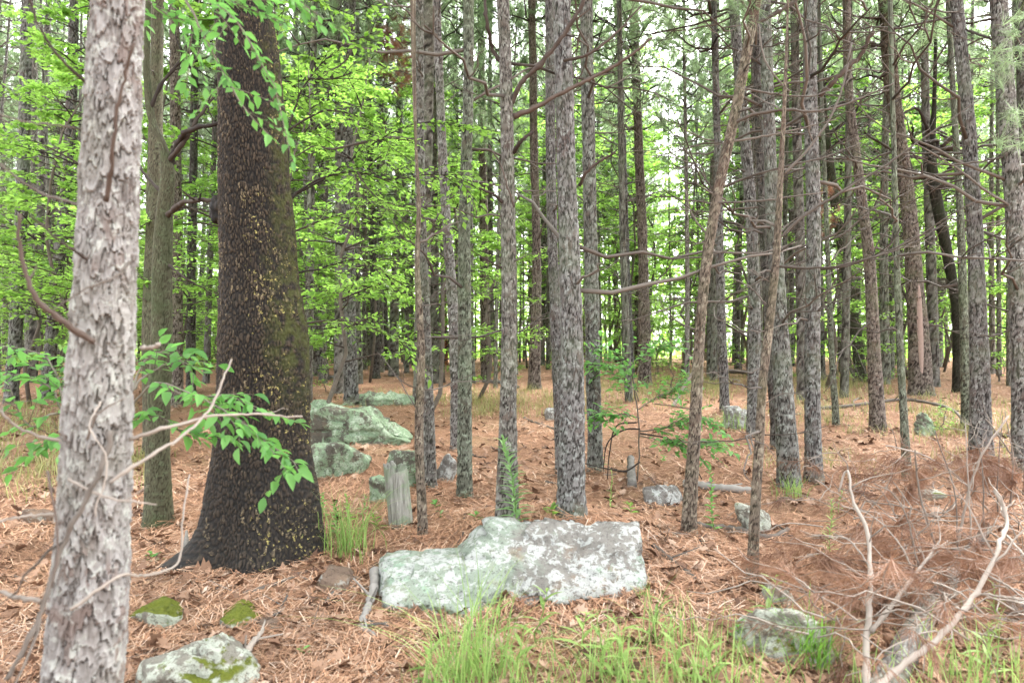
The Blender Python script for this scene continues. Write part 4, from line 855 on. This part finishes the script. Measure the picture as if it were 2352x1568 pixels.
leafy('sapling', 'leafy sapling sending a mint green spray across the oak trunk', 'sapling', [
    (np.vstack([g0, path3([(262, 1150, 3.2), (280, 980, 3.1), (300, 900, 3.05)])]), .99),
    (path3([(285, 960, 3.1), (360, 880, 3.0), (430, 900, 2.95), (520, 950, 2.9), (600, 1000, 2.9), (650, 1040, 2.9), (700, 1070, 2.88)]), .25),
    (path3([(300, 900, 3.05), (370, 850, 3.1), (420, 830, 3.1), (480, 870, 3.1)]), .2), (path3([(300, 900, 3.05), (350, 830, 3.2), (400, 800, 3.2)]), .2),
    (path3([(360, 880, 3.0), (450, 920, 3.0), (550, 925, 2.95), (610, 960, 2.9)]), .2), (path3([(285, 960, 3.1), (370, 960, 3.0), (430, 1000, 3.0), (480, 1000, 3.0)]), .2)], 'cool', .068, 1, nsub=10, subl=.2)
leafy('sapling', 'low leafy sapling with flat mint green leaves left of the near pine', 'sapling', [
    (np.vstack([onground(150, 1290), path3([(155, 1100, 3.4), (150, 950, 3.3)])]), .99),
    (path3([(150, 950, 3.3), (100, 880, 3.3), (40, 850, 3.3), (-40, 840, 3.2)]), .1), (path3([(150, 950, 3.3), (110, 950, 3.2), (70, 980, 3.2), (20, 900, 3.1)]), .1), (path3([(155, 1000, 3.4), (130, 1010, 3.2), (100, 1040, 3.2)]), .1), (path3([(150, 950, 3.3), (130, 850, 3.4), (60, 800, 3.5), (0, 790, 3.5)]), .1)], 'cool', .068, 2, nsub=10, subl=.24)
leafy('sapling', 'tall sapling arching over to hang leaves before the upper oak trunk', 'sapling', [
    (np.vstack([onground(250, 1300), path3([(255, 900, 3.4), (262, 500, 3.3), (275, 100, 3.2), (300, -120, 3.1)])]), .99),
    (path3([(300, -120, 3.1), (380, -60, 2.7), (460, 0, 2.5), (530, 60, 2.4), (590, 150, 2.4), (630, 240, 2.4), (640, 300, 2.4)]), .3), (path3([(300, -120, 3.1), (420, -60, 2.8), (560, 10, 2.6), (640, 40, 2.6)]), .25),
    (path3([(380, -60, 2.7), (470, 60, 2.6), (540, 180, 2.6), (600, 270, 2.6), (640, 310, 2.6)]), .35), (path3([(300, -120, 3.1), (380, 30, 2.8), (440, 60, 2.8), (420, 130, 2.8)]), .3), (path3([(300, -120, 3.1), (500, -80, 2.8), (700, 0, 2.7), (760, 60, 2.7)]), .3)], 'cool', .05, 3, nsub=6, subl=.2)
yd = BO[1] + .75
dw = leafy('dogwood', 'wide spreading dogwood with layered yellow green sprays behind the oak', 'small tree', [
    (np.vstack([onground(640, 1090), path3([(640, 900, yd), (640, 600, yd), (650, 480, yd), (660, 300, yd)])]), .99),
    (path3([(650, 480, yd), (690, 435, yd), (820, 392, yd - .1), (900, 412, yd - .15), (980, 400, yd - .2), (1110, 440, yd - .2)]), .25), (path3([(652, 460, yd), (720, 420, yd), (850, 330, yd), (960, 280, yd), (1080, 300, yd)]), .25),
    (path3([(820, 392, yd - .1), (860, 450, yd - .2), (940, 480, yd - .3), (1010, 470, yd - .3)]), .1), (path3([(650, 540, yd), (720, 520, yd), (800, 500, yd), (870, 520, yd)]), .25), (path3([(660, 300, yd), (760, 260, yd), (860, 300, yd), (900, 350, yd)]), .2),
    (path3([(645, 640, yd), (740, 620, yd), (840, 600, yd), (900, 640, yd)]), .3), (path3([(645, 760, yd), (760, 740, yd), (880, 770, yd), (940, 800, yd)]), .3), (path3([(660, 300, yd), (700, 180, yd), (780, 100, yd), (860, 60, yd)]), .2), (path3([(700, 180, yd), (760, 180, yd), (830, 150, yd)]), .1), (path3([(660, 300, yd), (640, 100, yd), (650, -60, yd), (760, -40, yd)]), .4)], 'fresh', .062, 4, nsub=10, subl=.36, r0=.009, wood='dark_twig', cap=300)
leafy('sapling', 'little leafy sapling with arching bare twigs beside a cut stub', 'sapling', [
    (np.vstack([onground(1464, 1105), path3([(1470, 1000, 6.), (1466, 900, 6.), (1462, 850, 6.)])]), .99),
    (path3([(1466, 920, 6.), (1440, 880, 5.9), (1410, 860, 5.9), (1380, 810, 5.9)]), .2), (path3([(1468, 960, 6.), (1430, 945, 5.8), (1390, 945, 5.7), (1365, 950, 5.7)]), .2), (path3([(1466, 940, 6.), (1500, 920, 6.), (1540, 905, 6.), (1570, 880, 6.)]), .2),
    (path3([(1470, 990, 6.), (1520, 980, 5.8), (1570, 960, 5.7), (1620, 980, 5.7)]), .2), (path3([(1470, 1000, 6.), (1540, 1010, 5.6), (1590, 1010, 5.5), (1650, 1020, 5.5)]), .3), (path3([(1462, 860, 6.), (1480, 810, 6.), (1530, 790, 6.)]), .2), (path3([(1466, 900, 6.), (1440, 840, 6.), (1400, 830, 6.)]), .2)], 'cool', .07, 5, nsub=30, subl=.26)
for k, (pts) in enumerate([[(1470, 985), (1440, 985), (1400, 1010), (1385, 1080)], [(1462, 970), (1420, 975), (1400, 1040), (1395, 1100)], [(1470, 995), (1540, 1010), (1590, 1060), (1612, 1100)], [(1470, 1060), (1440, 1080), (1390, 1075), (1330, 1060)]]):
    P = smooth_path(path3([(u, v, 5.9) for u, v in pts]), 20); mb = MB(); mb.tube(P - P[0], np.linspace(.008, .004, 20), 5, .3); o = link('bare_twig', mb.build('bare_twig', M['dark_twig']), loc=P[0]); tag(o, 'dark arching bare twig drooping from the little leafy sapling', 'twig', 'arching twigs at the little sapling')
def weed(u, v, hpx, label, seed, kind='lance', leaf=.075, n=60, lean=0, name='tall_weed', dy=0, group=None):
    rng = np.random.default_rng(seed); B = onground(u, v); B[1] -= dy; B[2] = float(terr(B[0], B[1])); h = hpx / 1568 * B[1]; T = empty(name, B); tag(T, label, 'plant', group); t = np.linspace(0, 1, 12)
    P = np.stack([lean * h * t * t, 0 * t, t * h], -1) + np.vstack([np.zeros(3), rng.normal(0, .004, (11, 3)).cumsum(0)]); mb = MB(); mb.tube(P, .0035 * (1 - .6 * t), 5, .5); link('stem', mb.build('stem', M['grass']), T)
    for q in range(n):
        s = .06 + .94 * q / n; p = np.array([np.interp(s, t, P[:, c]) for c in range(3)]); a = q * 2.4 + rng.normal(0, .3); put_leaf(T, kind, p, np.array([math.cos(a), math.sin(a), .35 + .9 * s]), np.array([-.3 * math.cos(a), -.3 * math.sin(a), 1]), leaf * (1.15 - .65 * s) * rng.uniform(.8, 1.15), rng)
    return T
weed(1188, 1205, 222, 'tall upright weed with narrow pointed leaves before the limbed pine', 1, lean=-.12, n=84, leaf=.115, dy=.14)
weed(1640, 1225, 150, 'pale green spindly weed growing by the dark curved log', 2, n=26, leaf=.06, kind='cool')
weed(1400, 1170, 90, 'small yellowish weed on open needles right of the stout pine', 3, n=20, leaf=.05, kind='lancef')
weed(1905, 1290, 150, 'feathery pale green weed beside the fallen brown branches', 4, n=44, leaf=.06, kind='lancef')
weed(2290, 1480, 150, 'pale green weed growing among grass right of the fallen log', 5, n=36, leaf=.06, kind='lancef')
weed(1270, 1190, 22, 'low bright green oak seedling at the foot of the stout pine', 6, n=6, leaf=.11, kind='fresh', name='oak_seedling')
weed(700, 1500, 20, 'tiny green seedling poking from the leaf litter', 7, n=6, leaf=.04, kind='cool', name='seedling')
for k, (u, v, h, n) in enumerate([(1000, 1165, 20, 6), (1010, 1190, 16, 6), (350, 1290, 22, 8), (800, 1200, 60, 18), (770, 1230, 75, 20), (835, 1190, 55, 14), (740, 1190, 60, 14), (865, 1215, 40, 10), (960, 1120, 50, 12), (1650, 1020, 30, 10), (1380, 1070, 30, 8), (1450, 1180, 26, 8), (1520, 1060, 20, 6), (1925, 1180, 60, 14), (2160, 960, 40, 12), (2190, 985, 40, 12), (1700, 1480, 60, 10), (240, 960, 30, 8), (1090, 1195, 18, 5)]):
    weed(u, v, h, 'small broad leaved green seedling sprouting through the litter', 20 + k, n=n, leaf=.06, kind=['cool', 'lance', 'cool', 'fresh'][k % 4], name='seedling', group='seedlings in the litter')
for k, (u, v, h) in enumerate([(1140, 1500, 120), (1230, 1480, 130), (1190, 1540, 110), (1380, 1560, 150), (1440, 1580, 170), (1340, 1500, 90), (1560, 1560, 140), (1500, 1480, 120), (1760, 1450, 130), (2270, 1560, 120), (1000, 1590, 110), (1640, 1590, 120)]):
    weed(u, v, h, 'leafy pale green weed among the foreground grass before the outcrop', 60 + k, n=11, leaf=.12, kind='lancef', name='broad_weed', group='weeds among foreground grass', lean=RNG.uniform(-.3, .3))

# ------------------------------------------------------------------ grass
def blades(C, H, rng, wid=.003, lean=.6, seg=5):
    n = len(C); a = rng.uniform(0, 2 * math.pi, n); d = np.stack([np.cos(a), np.sin(a), 0 * a], -1); s = np.stack([-d[:, 1], d[:, 0], 0 * a], -1); k = lean * rng.uniform(.2, 1.3, n)
    V = []
    for q in range(seg + 1):
        t = q / seg; p = C + d * (k * H * t ** 1.8)[:, None] + np.array([0, 0, 1.]) * (H * (t - .35 * k * t ** 2.4))[:, None]; ww = wid * (1 - t ** 1.5) + .0003
        V += [p - s * ww, p + s * ww]
    V = np.stack(V, 1).reshape(-1, 3); b = np.arange(n)[:, None] * (2 * seg + 2)
    F = np.vstack([b + np.array([[2 * q, 2 * q + 1, 2 * q + 3, 2 * q + 2]]) for q in range(seg)])
    return V, F, np.repeat(rng.random(n), 2 * seg + 2)
def grass_tuft(u, v, hpx, n, label, seed, spread=.05, mat='grass', lean=.7, group=None, wid=.0028):
    rng = np.random.default_rng(seed); B = onground(u, v); H = hpx / 1568 * B[1]; C = rng.normal(0, spread, (n, 3)) * [1, 1, 0]
    C[:, 2] = terr(B[0] + C[:, 0], B[1] + C[:, 1]) - B[2] - .01
    V, F, A = blades(C, H * rng.uniform(.5, 1.15, n), rng, wid, lean); o = link('grass_tuft', mesh('grass_tuft', V, [F], M[mat], {'rnd': A}), loc=B); tag(o, label, 'grass', group)
M['deep_grass'] = leaf_mat('deep_grass_blade', (.06, .18, .02), (.14, .30, .04), (.22, .44, .06), .4)
grass_tuft(1868, 1530, 165, 110, 'dense vivid green grass tuft against the angular white lichen rock', 1, .045, 'deep_grass', .75)
grass_tuft(1085, 1575, 290, 120, 'tall pale grass clump in front of the outcrop tail', 2, .075, lean=.9, wid=.003)
grass_tuft(800, 1270, 165, 110, 'arching grass clump to the right of the oak foot', 3, .07, lean=.8)
grass_tuft(715, 1245, 80, 40, 'thin arching grass blades at the right foot of the oak', 4, .06, lean=1.1)
grass_tuft(520, 1290, 70, 16, 'few grass blades at the front foot of the oak', 5, .04, lean=.9)
grass_tuft(1822, 1140, 60, 60, 'short bright grass clump at the foot of the joined pines', 6, .06)
grass_tuft(1690, 985, 60, 120, 'soft green grass growing against the pair shaped pale rock', 7, .16)
for k, (u, v, h, n, gs_) in enumerate([(1440, 1590, 200, 120, .16), (1580, 1590, 230, 140, .14), (1520, 1480, 190, 60, .10), (1180, 1590, 180, 90, .14), (1000, 1600, 150, 60, .10), (1700, 1590, 200, 110, .14), (1640, 1500, 130, 50, .12), (2230, 1590, 190, 150, .16), (2340, 1560, 200, 130, .14), (1290, 1590, 150, 70, .14), (1950, 1590, 120, 60, .12), (2130, 1590, 110, 60, .1), (1480, 1380, 90, 30, .05), (1690, 1500, 130, 40, .08), (2080, 1600, 160, 60, .1), (1380, 1560, 160, 80, .12)]):
    grass_tuft(u, v, h * RNG.uniform(.5, 1.05), int(n * (.62 if u < 1500 else .42)), 'pale green grass clump spread along the foreground litter', 30 + k, gs_ * .6, lean=.7, group='foreground grass clumps', wid=.0028)
rng = np.random.default_rng(5)
mbg = MB()
for (u, v, du, dv, n, h) in [(1190, 925, 90, 18, 500, .22), (1450, 900, 90, 20, 600, .26), (1560, 880, 60, 20, 400, .28), (1930, 890, 70, 22, 700, .3), (1880, 960, 60, 20, 250, .2), (2200, 960, 90, 30, 700, .22), (780, 950, 40, 10, 200, .2), (60, 970, 90, 30, 500, .2), (80, 1080, 80, 30, 350, .2), (1680, 880, 60, 14, 300, .25), (1600, 900, 60, 12, 300, .25), (2250, 1060, 80, 20, 200, .2), (1900, 1060, 60, 20, 120, .15), (950, 910, 60, 14, 200, .2), (300, 1060, 40, 30, 150, .2), (1100, 930, 60, 14, 300, .2), (1350, 930, 50, 14, 200, .2)]:
    C = np.array([onground(u + rng.normal(0, du), v + max(-1.5 * dv, rng.normal(0, dv))) for _ in range(max(30, n // 6))]); C = np.repeat(C, 11, 0) + rng.normal(0, .09, (len(C) * 11, 3)) * [1, 1, 0]; C[:, 2] = terr(C[:, 0], C[:, 1]) - .01
    V, F, A = blades(C, h * rng.uniform(.4, 1.1, len(C)), rng, .004, .8, 3); mbg.add(V, F, None, 0); mbg.A[-1] = A
o = link('grass', mbg.build('grass', M['dry_grass'])); tag(o, 'thin yellow green grass sprouting across the far needle floor', 'grass', kind='stuff')

# ------------------------------------------------------------------ stump, sticks, logs
def stump():
    B = onground(921, 1205); y = B[1]; h = 140 / 1568 * y; r = 25 / 1568 * y; nu, nz = 40, 60; th = np.arange(nu) * 2 * math.pi / nu; zz = np.linspace(-.1, 1, nz); TH, Z = np.meshgrid(th, zz)
    top = h * (1 - .10 * (.5 + .5 * np.sin(TH * 1 + 2.6)) + .05 * vnoise(np.stack([np.cos(TH) * 3, np.sin(TH) * 3, 0 * TH], -1), 3)); zc = np.clip(Z, -.1, 1) * top
    groove = .10 * vnoise(np.stack([np.cos(TH) * 6, np.sin(TH) * 6, Z * 1.3], -1), 4) + .10 * np.abs(vnoise(np.stack([np.cos(TH) * 12, np.sin(TH) * 12, Z * 2], -1), 5))
    rr = r * (1.05 - .1 * Z + groove); lean = -.05 * zc / h * .9
    V = np.stack([rr * np.cos(TH) + lean, rr * np.sin(TH) * .9, zc], -1).reshape(-1, 3); V = np.vstack([V, [[-.045, 0, h * .72]]]); i = np.arange(nz - 1)[:, None] * nu; j = np.arange(nu)[None]; j2 = (j + 1) % nu
    F = np.stack([i + j, i + j2, i + nu + j2, i + nu + j], -1).reshape(-1, 4); e = (nz - 1) * nu; jj = np.arange(nu); F3 = np.stack([e + jj, e + (jj + 1) % nu, 0 * jj + nz * nu], -1)
    m, nt, out = new_mat('weathered_stump'); co = coords(nt); st = nd(nt, 'ShaderNodeMapping', {0: co, 3: (60, 60, 5)}).outputs[0]; n = noise(nt, st, 1, 5, .7)
    col = ramp(nt, n, [(.25, (.06, .053, .043)), (.45, (.19, .185, .16)), (.7, (.36, .355, .32))]); col = mix(nt, math_(nt, 'MULTIPLY', band(nt, noise(nt, co, 9, 4), .45, .6), .6), col, (.16, .22, .13)); finish(nt, out, col, .9, n, .8, .01)
    o = link('tree_stump', mesh('tree_stump', V, [F, F3], m), loc=B); tag(o, 'broken upright stump of weathered grey green wood beside the thin sapling', 'stump')
stump()
def stick(label, pts, w0, w1, mat='grey_wood', name='fallen_stick', cat='stick', group=None, seed=0, sides=7, lift=.0, rough=.1, sub=0):
    rng = np.random.default_rng(seed); P = []
    for q in pts:
        p = onground(q[0], q[1]); p[2] += (q[2] if len(q) > 2 else 0) + lift; P.append(p)
    P = smooth_path(np.array(P), 9 * len(P)); n = len(P); ym = P[:, 1].mean(); P[:, 2] = np.maximum(P[:, 2], terr(P[:, 0], P[:, 1]) + .5 * w0 / 3136 * ym); t = np.linspace(0, 1, n); P[:, 2] += rng.normal(0, .002, n)
    r = (w0 + (w1 - w0) * t) / 2 / 1568 * ym * (1 + rough * rng.normal(0, 1, n)); mb = MB(); mb.tube(P - P[0], r, sides, rng.random())
    for q in range(sub):
        k = rng.integers(n // 4, n - 2); d = unit(unit(P[k + 1] - P[k]) + rng.normal(0, .7, 3)); d[2] = abs(d[2]) * .5; tt = np.linspace(0, 1, 5); mb.tube(P[k] - P[0] + tt[:, None] * d * rng.uniform(.08, .3), r.mean() * .45 * (1 - .6 * tt), 5, rng.random())
    o = link(name, mb.build(name, M[mat]), loc=P[0]); tag(o, label, cat, group); return o
stick('pale stick lying diagonally on needles left of the brown rock', [(558, 1368), (630, 1345), (705, 1313)], 12, 9, 'pale_twig', seed=1, sub=1)
stick('slim pale stick reaching from the diagonal stick to the driftwood piece', [(688, 1326), (760, 1345), (850, 1352), (912, 1350)], 8, 5, 'pale_twig', seed=2)
stick('grey weathered root fork like driftwood left of the outcrop', [(862, 1330, .05), (858, 1375, .05), (842, 1415, .03), (828, 1440, .0), (862, 1465)], 26, 10, 'grey_wood', name='driftwood', cat='driftwood', seed=3, sub=5, rough=.2)
stick('short splintered grey wood chip beside the driftwood', [(745, 1395), (770, 1360), (800, 1345)], 13, 5, 'grey_wood', seed=4, sub=2)
stick('dark stick slanting away from the right end of the outcrop', [(1500, 1255), (1550, 1295), (1612, 1345)], 13, 10, 'dead_twig', seed=5, sub=1)
stick('weathered grey log lying behind the leaning slim pine', [(1570, 1118, .03), (1650, 1128, .03), (1735, 1132, .02)], 20, 15, 'grey_wood', name='fallen_log', cat='log', seed=6, rough=.15, sub=2)
stick('dark curved rotting branch behind the crooked slim stem', [(1600, 1210), (1690, 1222, .02), (1760, 1240, .02), (1812, 1225, .03)], 17, 11, 'dead_twig', name='fallen_branch', cat='branch', seed=7, rough=.2, sub=3)
stick('long thin fallen branch stretched across the far needles under pines', [(1880, 942, .03), (1960, 938, .05), (2080, 935, .12), (2160, 950, .12), (2250, 990, .05), (2340, 1010)], 8, 6, 'dead_twig', name='fallen_branch', cat='branch', seed=8, sub=5)
stick('splintered grey stump of wood leaning on the flat pale rock', [(540, 1575, .02), (565, 1520, .04), (605, 1465, .04)], 30, 8, 'pale_twig', name='wood_splinter', cat='wood', seed=9, rough=.18, sub=3)
stick('small upright grey wood stub at the oak foot', [(425, 1315, 0), (427, 1290, .06), (428, 1262, .12)], 26, 6, 'grey_wood', name='wood_stub', cat='wood', seed=10, rough=.1)
stick('thin forked stick lying beside the mossy flat stone', [(545, 1412), (600, 1430), (650, 1395, .02), (660, 1380, .03)], 9, 5, 'grey_wood', seed=11, sub=3)
stick('fallen grey log far behind the lichen boulder', [(735, 868, .04), (770, 872, .06), (800, 880, .02)], 8, 6, 'grey_wood', name='fallen_log', cat='log', seed=12)
stick('pale horizontal log end left of the oak in distance', [(395, 800, .0), (425, 803, .1), (460, 808, .1)], 8, 7, 'grey_wood', name='fallen_log', cat='log', seed=13)
stick('long fallen log behind the little sapling and distant pines', [(1630, 862, .1), (1690, 864, .12), (1770, 872, .1)], 11, 9, 'pale_twig', name='fallen_log', cat='log', seed=14)
stick('short rotten log piece under the twin slender pines', [(1110, 880, .05), (1150, 884, .06), (1190, 892, .03)], 9, 7, 'grey_wood', name='fallen_log', cat='log', seed=15)
stick('crooked bare branch lying left of the limbed pine', [(1060, 1265), (1130, 1240), (1210, 1220)], 7, 4, 'pale_twig', seed=16, sub=1)
stick('slim dark branch on needles between limbed pine and stout pine', [(1205, 962), (1240, 975), (1290, 995)], 7, 5, 'dead_twig', seed=17)
stick('cut mossy stub beside the little leafy sapling', [(1452, 1120, 0), (1450, 1100, .05), (1449, 1078, .11)], 22, 17, 'grey_wood', name='wood_stub', cat='wood', seed=18)
stick('pale bare leaning snag branch behind the little leafy sapling', [(1545, 935, .0), (1570, 930, .28), (1590, 930, .5), (1595, 925, .8), (1600, 925, 1.0)], 9, 5, 'pale_twig', name='dead_snag', cat='branch', seed=19, sub=3)
rng = np.random.default_rng(9)
for k in range(80):
    u, v = rng.uniform(0, 2352), rng.uniform(900, 1560); a = rng.uniform(0, math.pi); l = rng.uniform(40, 130) * (.4 + .6 * (v - 850) / 700)
    stick('thin dead twig lying on the needle carpet', [(u, v), (u + l * .5 * math.cos(a) + rng.normal(0, 5), v + l * .2 * math.sin(a)), (u + l * math.cos(a), min(1600, v + l * .35 * math.sin(a)))], rng.uniform(3.5, 7), 3, rng.choice(['dead_twig', 'pale_twig', 'red_twig', 'grey_wood']), group='thin twigs on the needle carpet', seed=100 + k, sides=5, sub=rng.integers(0, 3), lift=.01)

# ------------------------------------------------------------------ fallen pine top with dead needles
FB = onground(2030, 1560)
FT = empty('fallen_pine', FB); tag(FT, 'fallen dead pine top with pale bare limbs and rusty needle tufts', 'fallen tree')
def f3(l): return np.array([at(*q) for q in l])
P = smooth_path(f3([(1850, 1900, 1.9), (2030, 1590, 2.66), (2140, 1400, 3.35), (2200, 1320, 3.8), (2270, 1250, 4.3)]), 120)
P[:, 2] = np.maximum(P[:, 2], terr(P[:, 0], P[:, 1]) + .03)
ln = np.concatenate([[0], np.cumsum(np.linalg.norm(np.diff(P, axis=0), axis=1))]); R = np.linspace(.085, .028, 120); th = np.arange(56) * 2 * math.pi / 56
TH, S_ = np.meshgrid(th, ln); d, h, ID = bark(TH, S_, np.repeat(R[:, None], 56, 1), 91, 'near'); Tn = unit(np.gradient(P, axis=0)); Bn = unit(np.cross(Tn, [0, 0, 1])); Nn = np.cross(Bn, Tn); rad = R[:, None] + d
V = P[:, None] + rad[..., None] * (np.cos(TH)[..., None] * Bn[:, None] + np.sin(TH)[..., None] * Nn[:, None]) - FB; i = np.arange(119)[:, None] * 56; j = np.arange(56)[None]; j2 = (j + 1) % 56
link('trunk', mesh('fallen_trunk', V.reshape(-1, 3), [np.stack([i + j, i + j2, i + 56 + j2, i + 56 + j], -1).reshape(-1, 4)], M['pine_bark'], {'bh': h.ravel(), 'bid': ID.ravel()}), FT, color=(1.0, .96, .94))
LIMBS = [([(1988, 1640, 2.55), (1988, 1500, 2.75), (1996, 1330, 2.95), (1990, 1220, 3.1), (1960, 1150, 3.2), (1948, 1085, 3.3), (1930, 1130, 3.3)], 32, 9), ([(1990, 1600, 2.5), (2060, 1535, 2.6), (2140, 1475, 2.65), (2240, 1360, 2.75), (2300, 1250, 2.85), (2315, 1190, 2.95), (2290, 1130, 3.0)], 28, 13),
    ([(2000, 1450, 2.8), (2060, 1370, 2.95), (2110, 1300, 3.1), (2150, 1240, 3.2)], 20, 9), ([(2180, 1350, 3.5), (2150, 1250, 3.5), (2110, 1120, 3.5), (2100, 1030, 3.4)], 11, 6), ([(2200, 1250, 3.9), (2230, 1120, 3.8), (2270, 1030, 3.7), (2320, 960, 3.7)], 12, 6),
    ([(2280, 1180, 4.3), (2200, 1090, 4.2), (2120, 1040, 4.1), (2040, 1020, 4.0)], 10, 5), ([(2120, 1440, 3.2), (2060, 1240, 3.3), (2000, 1180, 3.4), (1930, 1160, 3.4)], 9, 4), ([(2240, 1360, 2.78), (2300, 1370, 2.7), (2400, 1385, 2.6)], 11, 7),
    ([(2310, 1230, 2.9), (2350, 1275, 2.8), (2420, 1310, 2.7)], 10, 7), ([(2300, 1150, 4.6), (2340, 1080, 4.3), (2300, 1000, 4.2), (2270, 960, 4.2)], 10, 5), ([(2150, 1390, 3.3), (2080, 1330, 3.3), (1990, 1330, 3.3), (1900, 1270, 3.3), (1850, 1270, 3.3)], 8, 4), ([(2000, 1300, 3.0), (1950, 1240, 3.05), (1870, 1230, 3.1)], 8, 4),
    ([(2110, 1300, 3.1), (2090, 1200, 3.1), (2050, 1130, 3.1), (2010, 1110, 3.1)], 8, 4), ([(2250, 1250, 3.6), (2160, 1190, 3.6), (2070, 1160, 3.6), (1990, 1150, 3.6)], 7, 4)]
LIMBS += [([(2200 + 30 * q, 1260 - 25 * q, 3.6 + .12 * q), (2190 + 34 * q, 1120 - 20 * q, 3.6 + .1 * q), (2150 + 40 * q + 30 * (q % 2), 990 - 12 * q, 3.6 + .1 * q)], 7, 3) for q in range(6)]
for k, (pts, a, b) in enumerate(LIMBS): px_branch(FT, FB, pts, a * .58, b * .55, 'pale_twig', 5, 1000 + k, 8, name='limb')
rng = np.random.default_rng(12); mb = MB(); nd_ = MB()
for k in range(200):
    u, v = 2400 - 560 * rng.random() ** 1.2, rng.uniform(1030, 1470); g_ = onground(u, v + 60); y = max(2.7, g_[1] - rng.uniform(0, .5)); p = at(u, v, y); p[2] = max(p[2], terr(p[0], p[1]) + .03)
    a = rng.uniform(0, 6.28); d = unit(np.array([math.cos(a), math.sin(a) * .6, rng.normal(.15, .35)])); L = rng.uniform(.25, .7); t = np.linspace(0, 1, 8); kk = rng.normal(0, .035, (8, 3)).cumsum(0); kk -= kk[0]
    Q = p + t[:, None] * d * L + kk * L + np.outer(t * t, [0, 0, -.2 * L]); Q[:, 2] = np.maximum(Q[:, 2], terr(Q[:, 0], Q[:, 1]) + .01)
    mb.tube(Q - FB, .0033 * (1 - .6 * t) * rng.uniform(.6, 1.5), 4, rng.random())
    if k % 5 < 3:
        Vn, Fn = brush(rng, Q[3:] - FB, 95, .18, .0022); nd_.add(Vn, None, Fn, rng.random())
o = link('twig', mb.build('fallen_twigs', M['pale_twig']), FT); o['kind'] = 'stuff'
for (u, v, y) in [(2060, 1080, 4.0), (2085, 1060, 4.1), (2110, 1075, 4.1), (2210, 1060, 4.0), (2250, 1050, 4.2), (2300, 1080, 4.2), (2330, 1060, 4.3), (2180, 1040, 4.2), (2340, 1100, 4.0), (1880, 1260, 3.3), (1960, 1290, 3.3), (2080, 1270, 3.3), (2180, 1270, 3.4), (2220, 1290, 3.3), (2040, 1230, 3.4), (1900, 1300, 3.3), (2130, 1340, 3.2), (2050, 1120, 4.2), (2270, 1300, 3.2)]:
    for q in range(3):
        p0 = at(u + rng.normal(0, 14), v + rng.normal(0, 14), y) - FB; tt = np.linspace(0, 1, 5)[:, None]; Q = p0 + tt * (np.array([rng.normal(0, 1), rng.normal(0, .6), rng.normal(-.1, .3)]) * .16)
        Vn, Fn = brush(rng, Q, 130, .2, .0023, .8); nd_.add(Vn, None, Fn, rng.random())
o = link('needle_tuft', nd_.build('fallen_needles', M['needle_dead'], smooth=False), FT); o['kind'] = 'stuff'

# rusty dead needle sprays hanging on pines, green tufts at the right edge
def hang(u, v, y, mat, label, seed, n=7, name='needle_spray', spr=.14, thing=None, B=None, L=.2, W=.006):
    rng = np.random.default_rng(seed); mb = MB(); c = at(u, v, y)
    for q in range(n):
        Vn, Fn = tuft(rng, rng.normal(0, spr, 3), unit(rng.normal(0, .6, 3) + [0, 0, .2]), 40, L, W, .9); mb.add(Vn, None, Fn, rng.random())
    o = link(name, mb.build(name, M[mat], smooth=False), thing); o.location = c - B; o['kind'] = 'stuff'
m13 = MAPPED[13]; m0 = MAPPED[11]
for q, (u, v) in enumerate([(905, 60), (920, 110), (895, 150), (930, 170), (890, 90)]): hang(u, v, 12, 'needle_dead', '', 40 + q, 12, thing=MAPPED[12][0], B=MAPPED[12][2], spr=.16, W=.008)
for q, (u, v) in enumerate([(2330, 60), (2345, 120), (2320, 330), (2340, 290), (2300, 170)]): hang(u, v, B24[1] - .4, 'needle_green', '', 50 + q, 5, thing=T24, B=B24, spr=.09, W=.003)
for q, (u, v) in enumerate([(1905, 490), (1900, 450), (1890, 520)]): hang(u, v, 13, 'needle_dead', '', 60 + q, 8, thing=MAPPED[19][0], B=MAPPED[19][2], W=.008)
for q, (u, v) in enumerate([(1720, 30), (1700, 20)]): hang(u, v, S2[2][1], 'needle_green', '', 70 + q, 4, thing=T12, B=B12, spr=.07, W=.003)
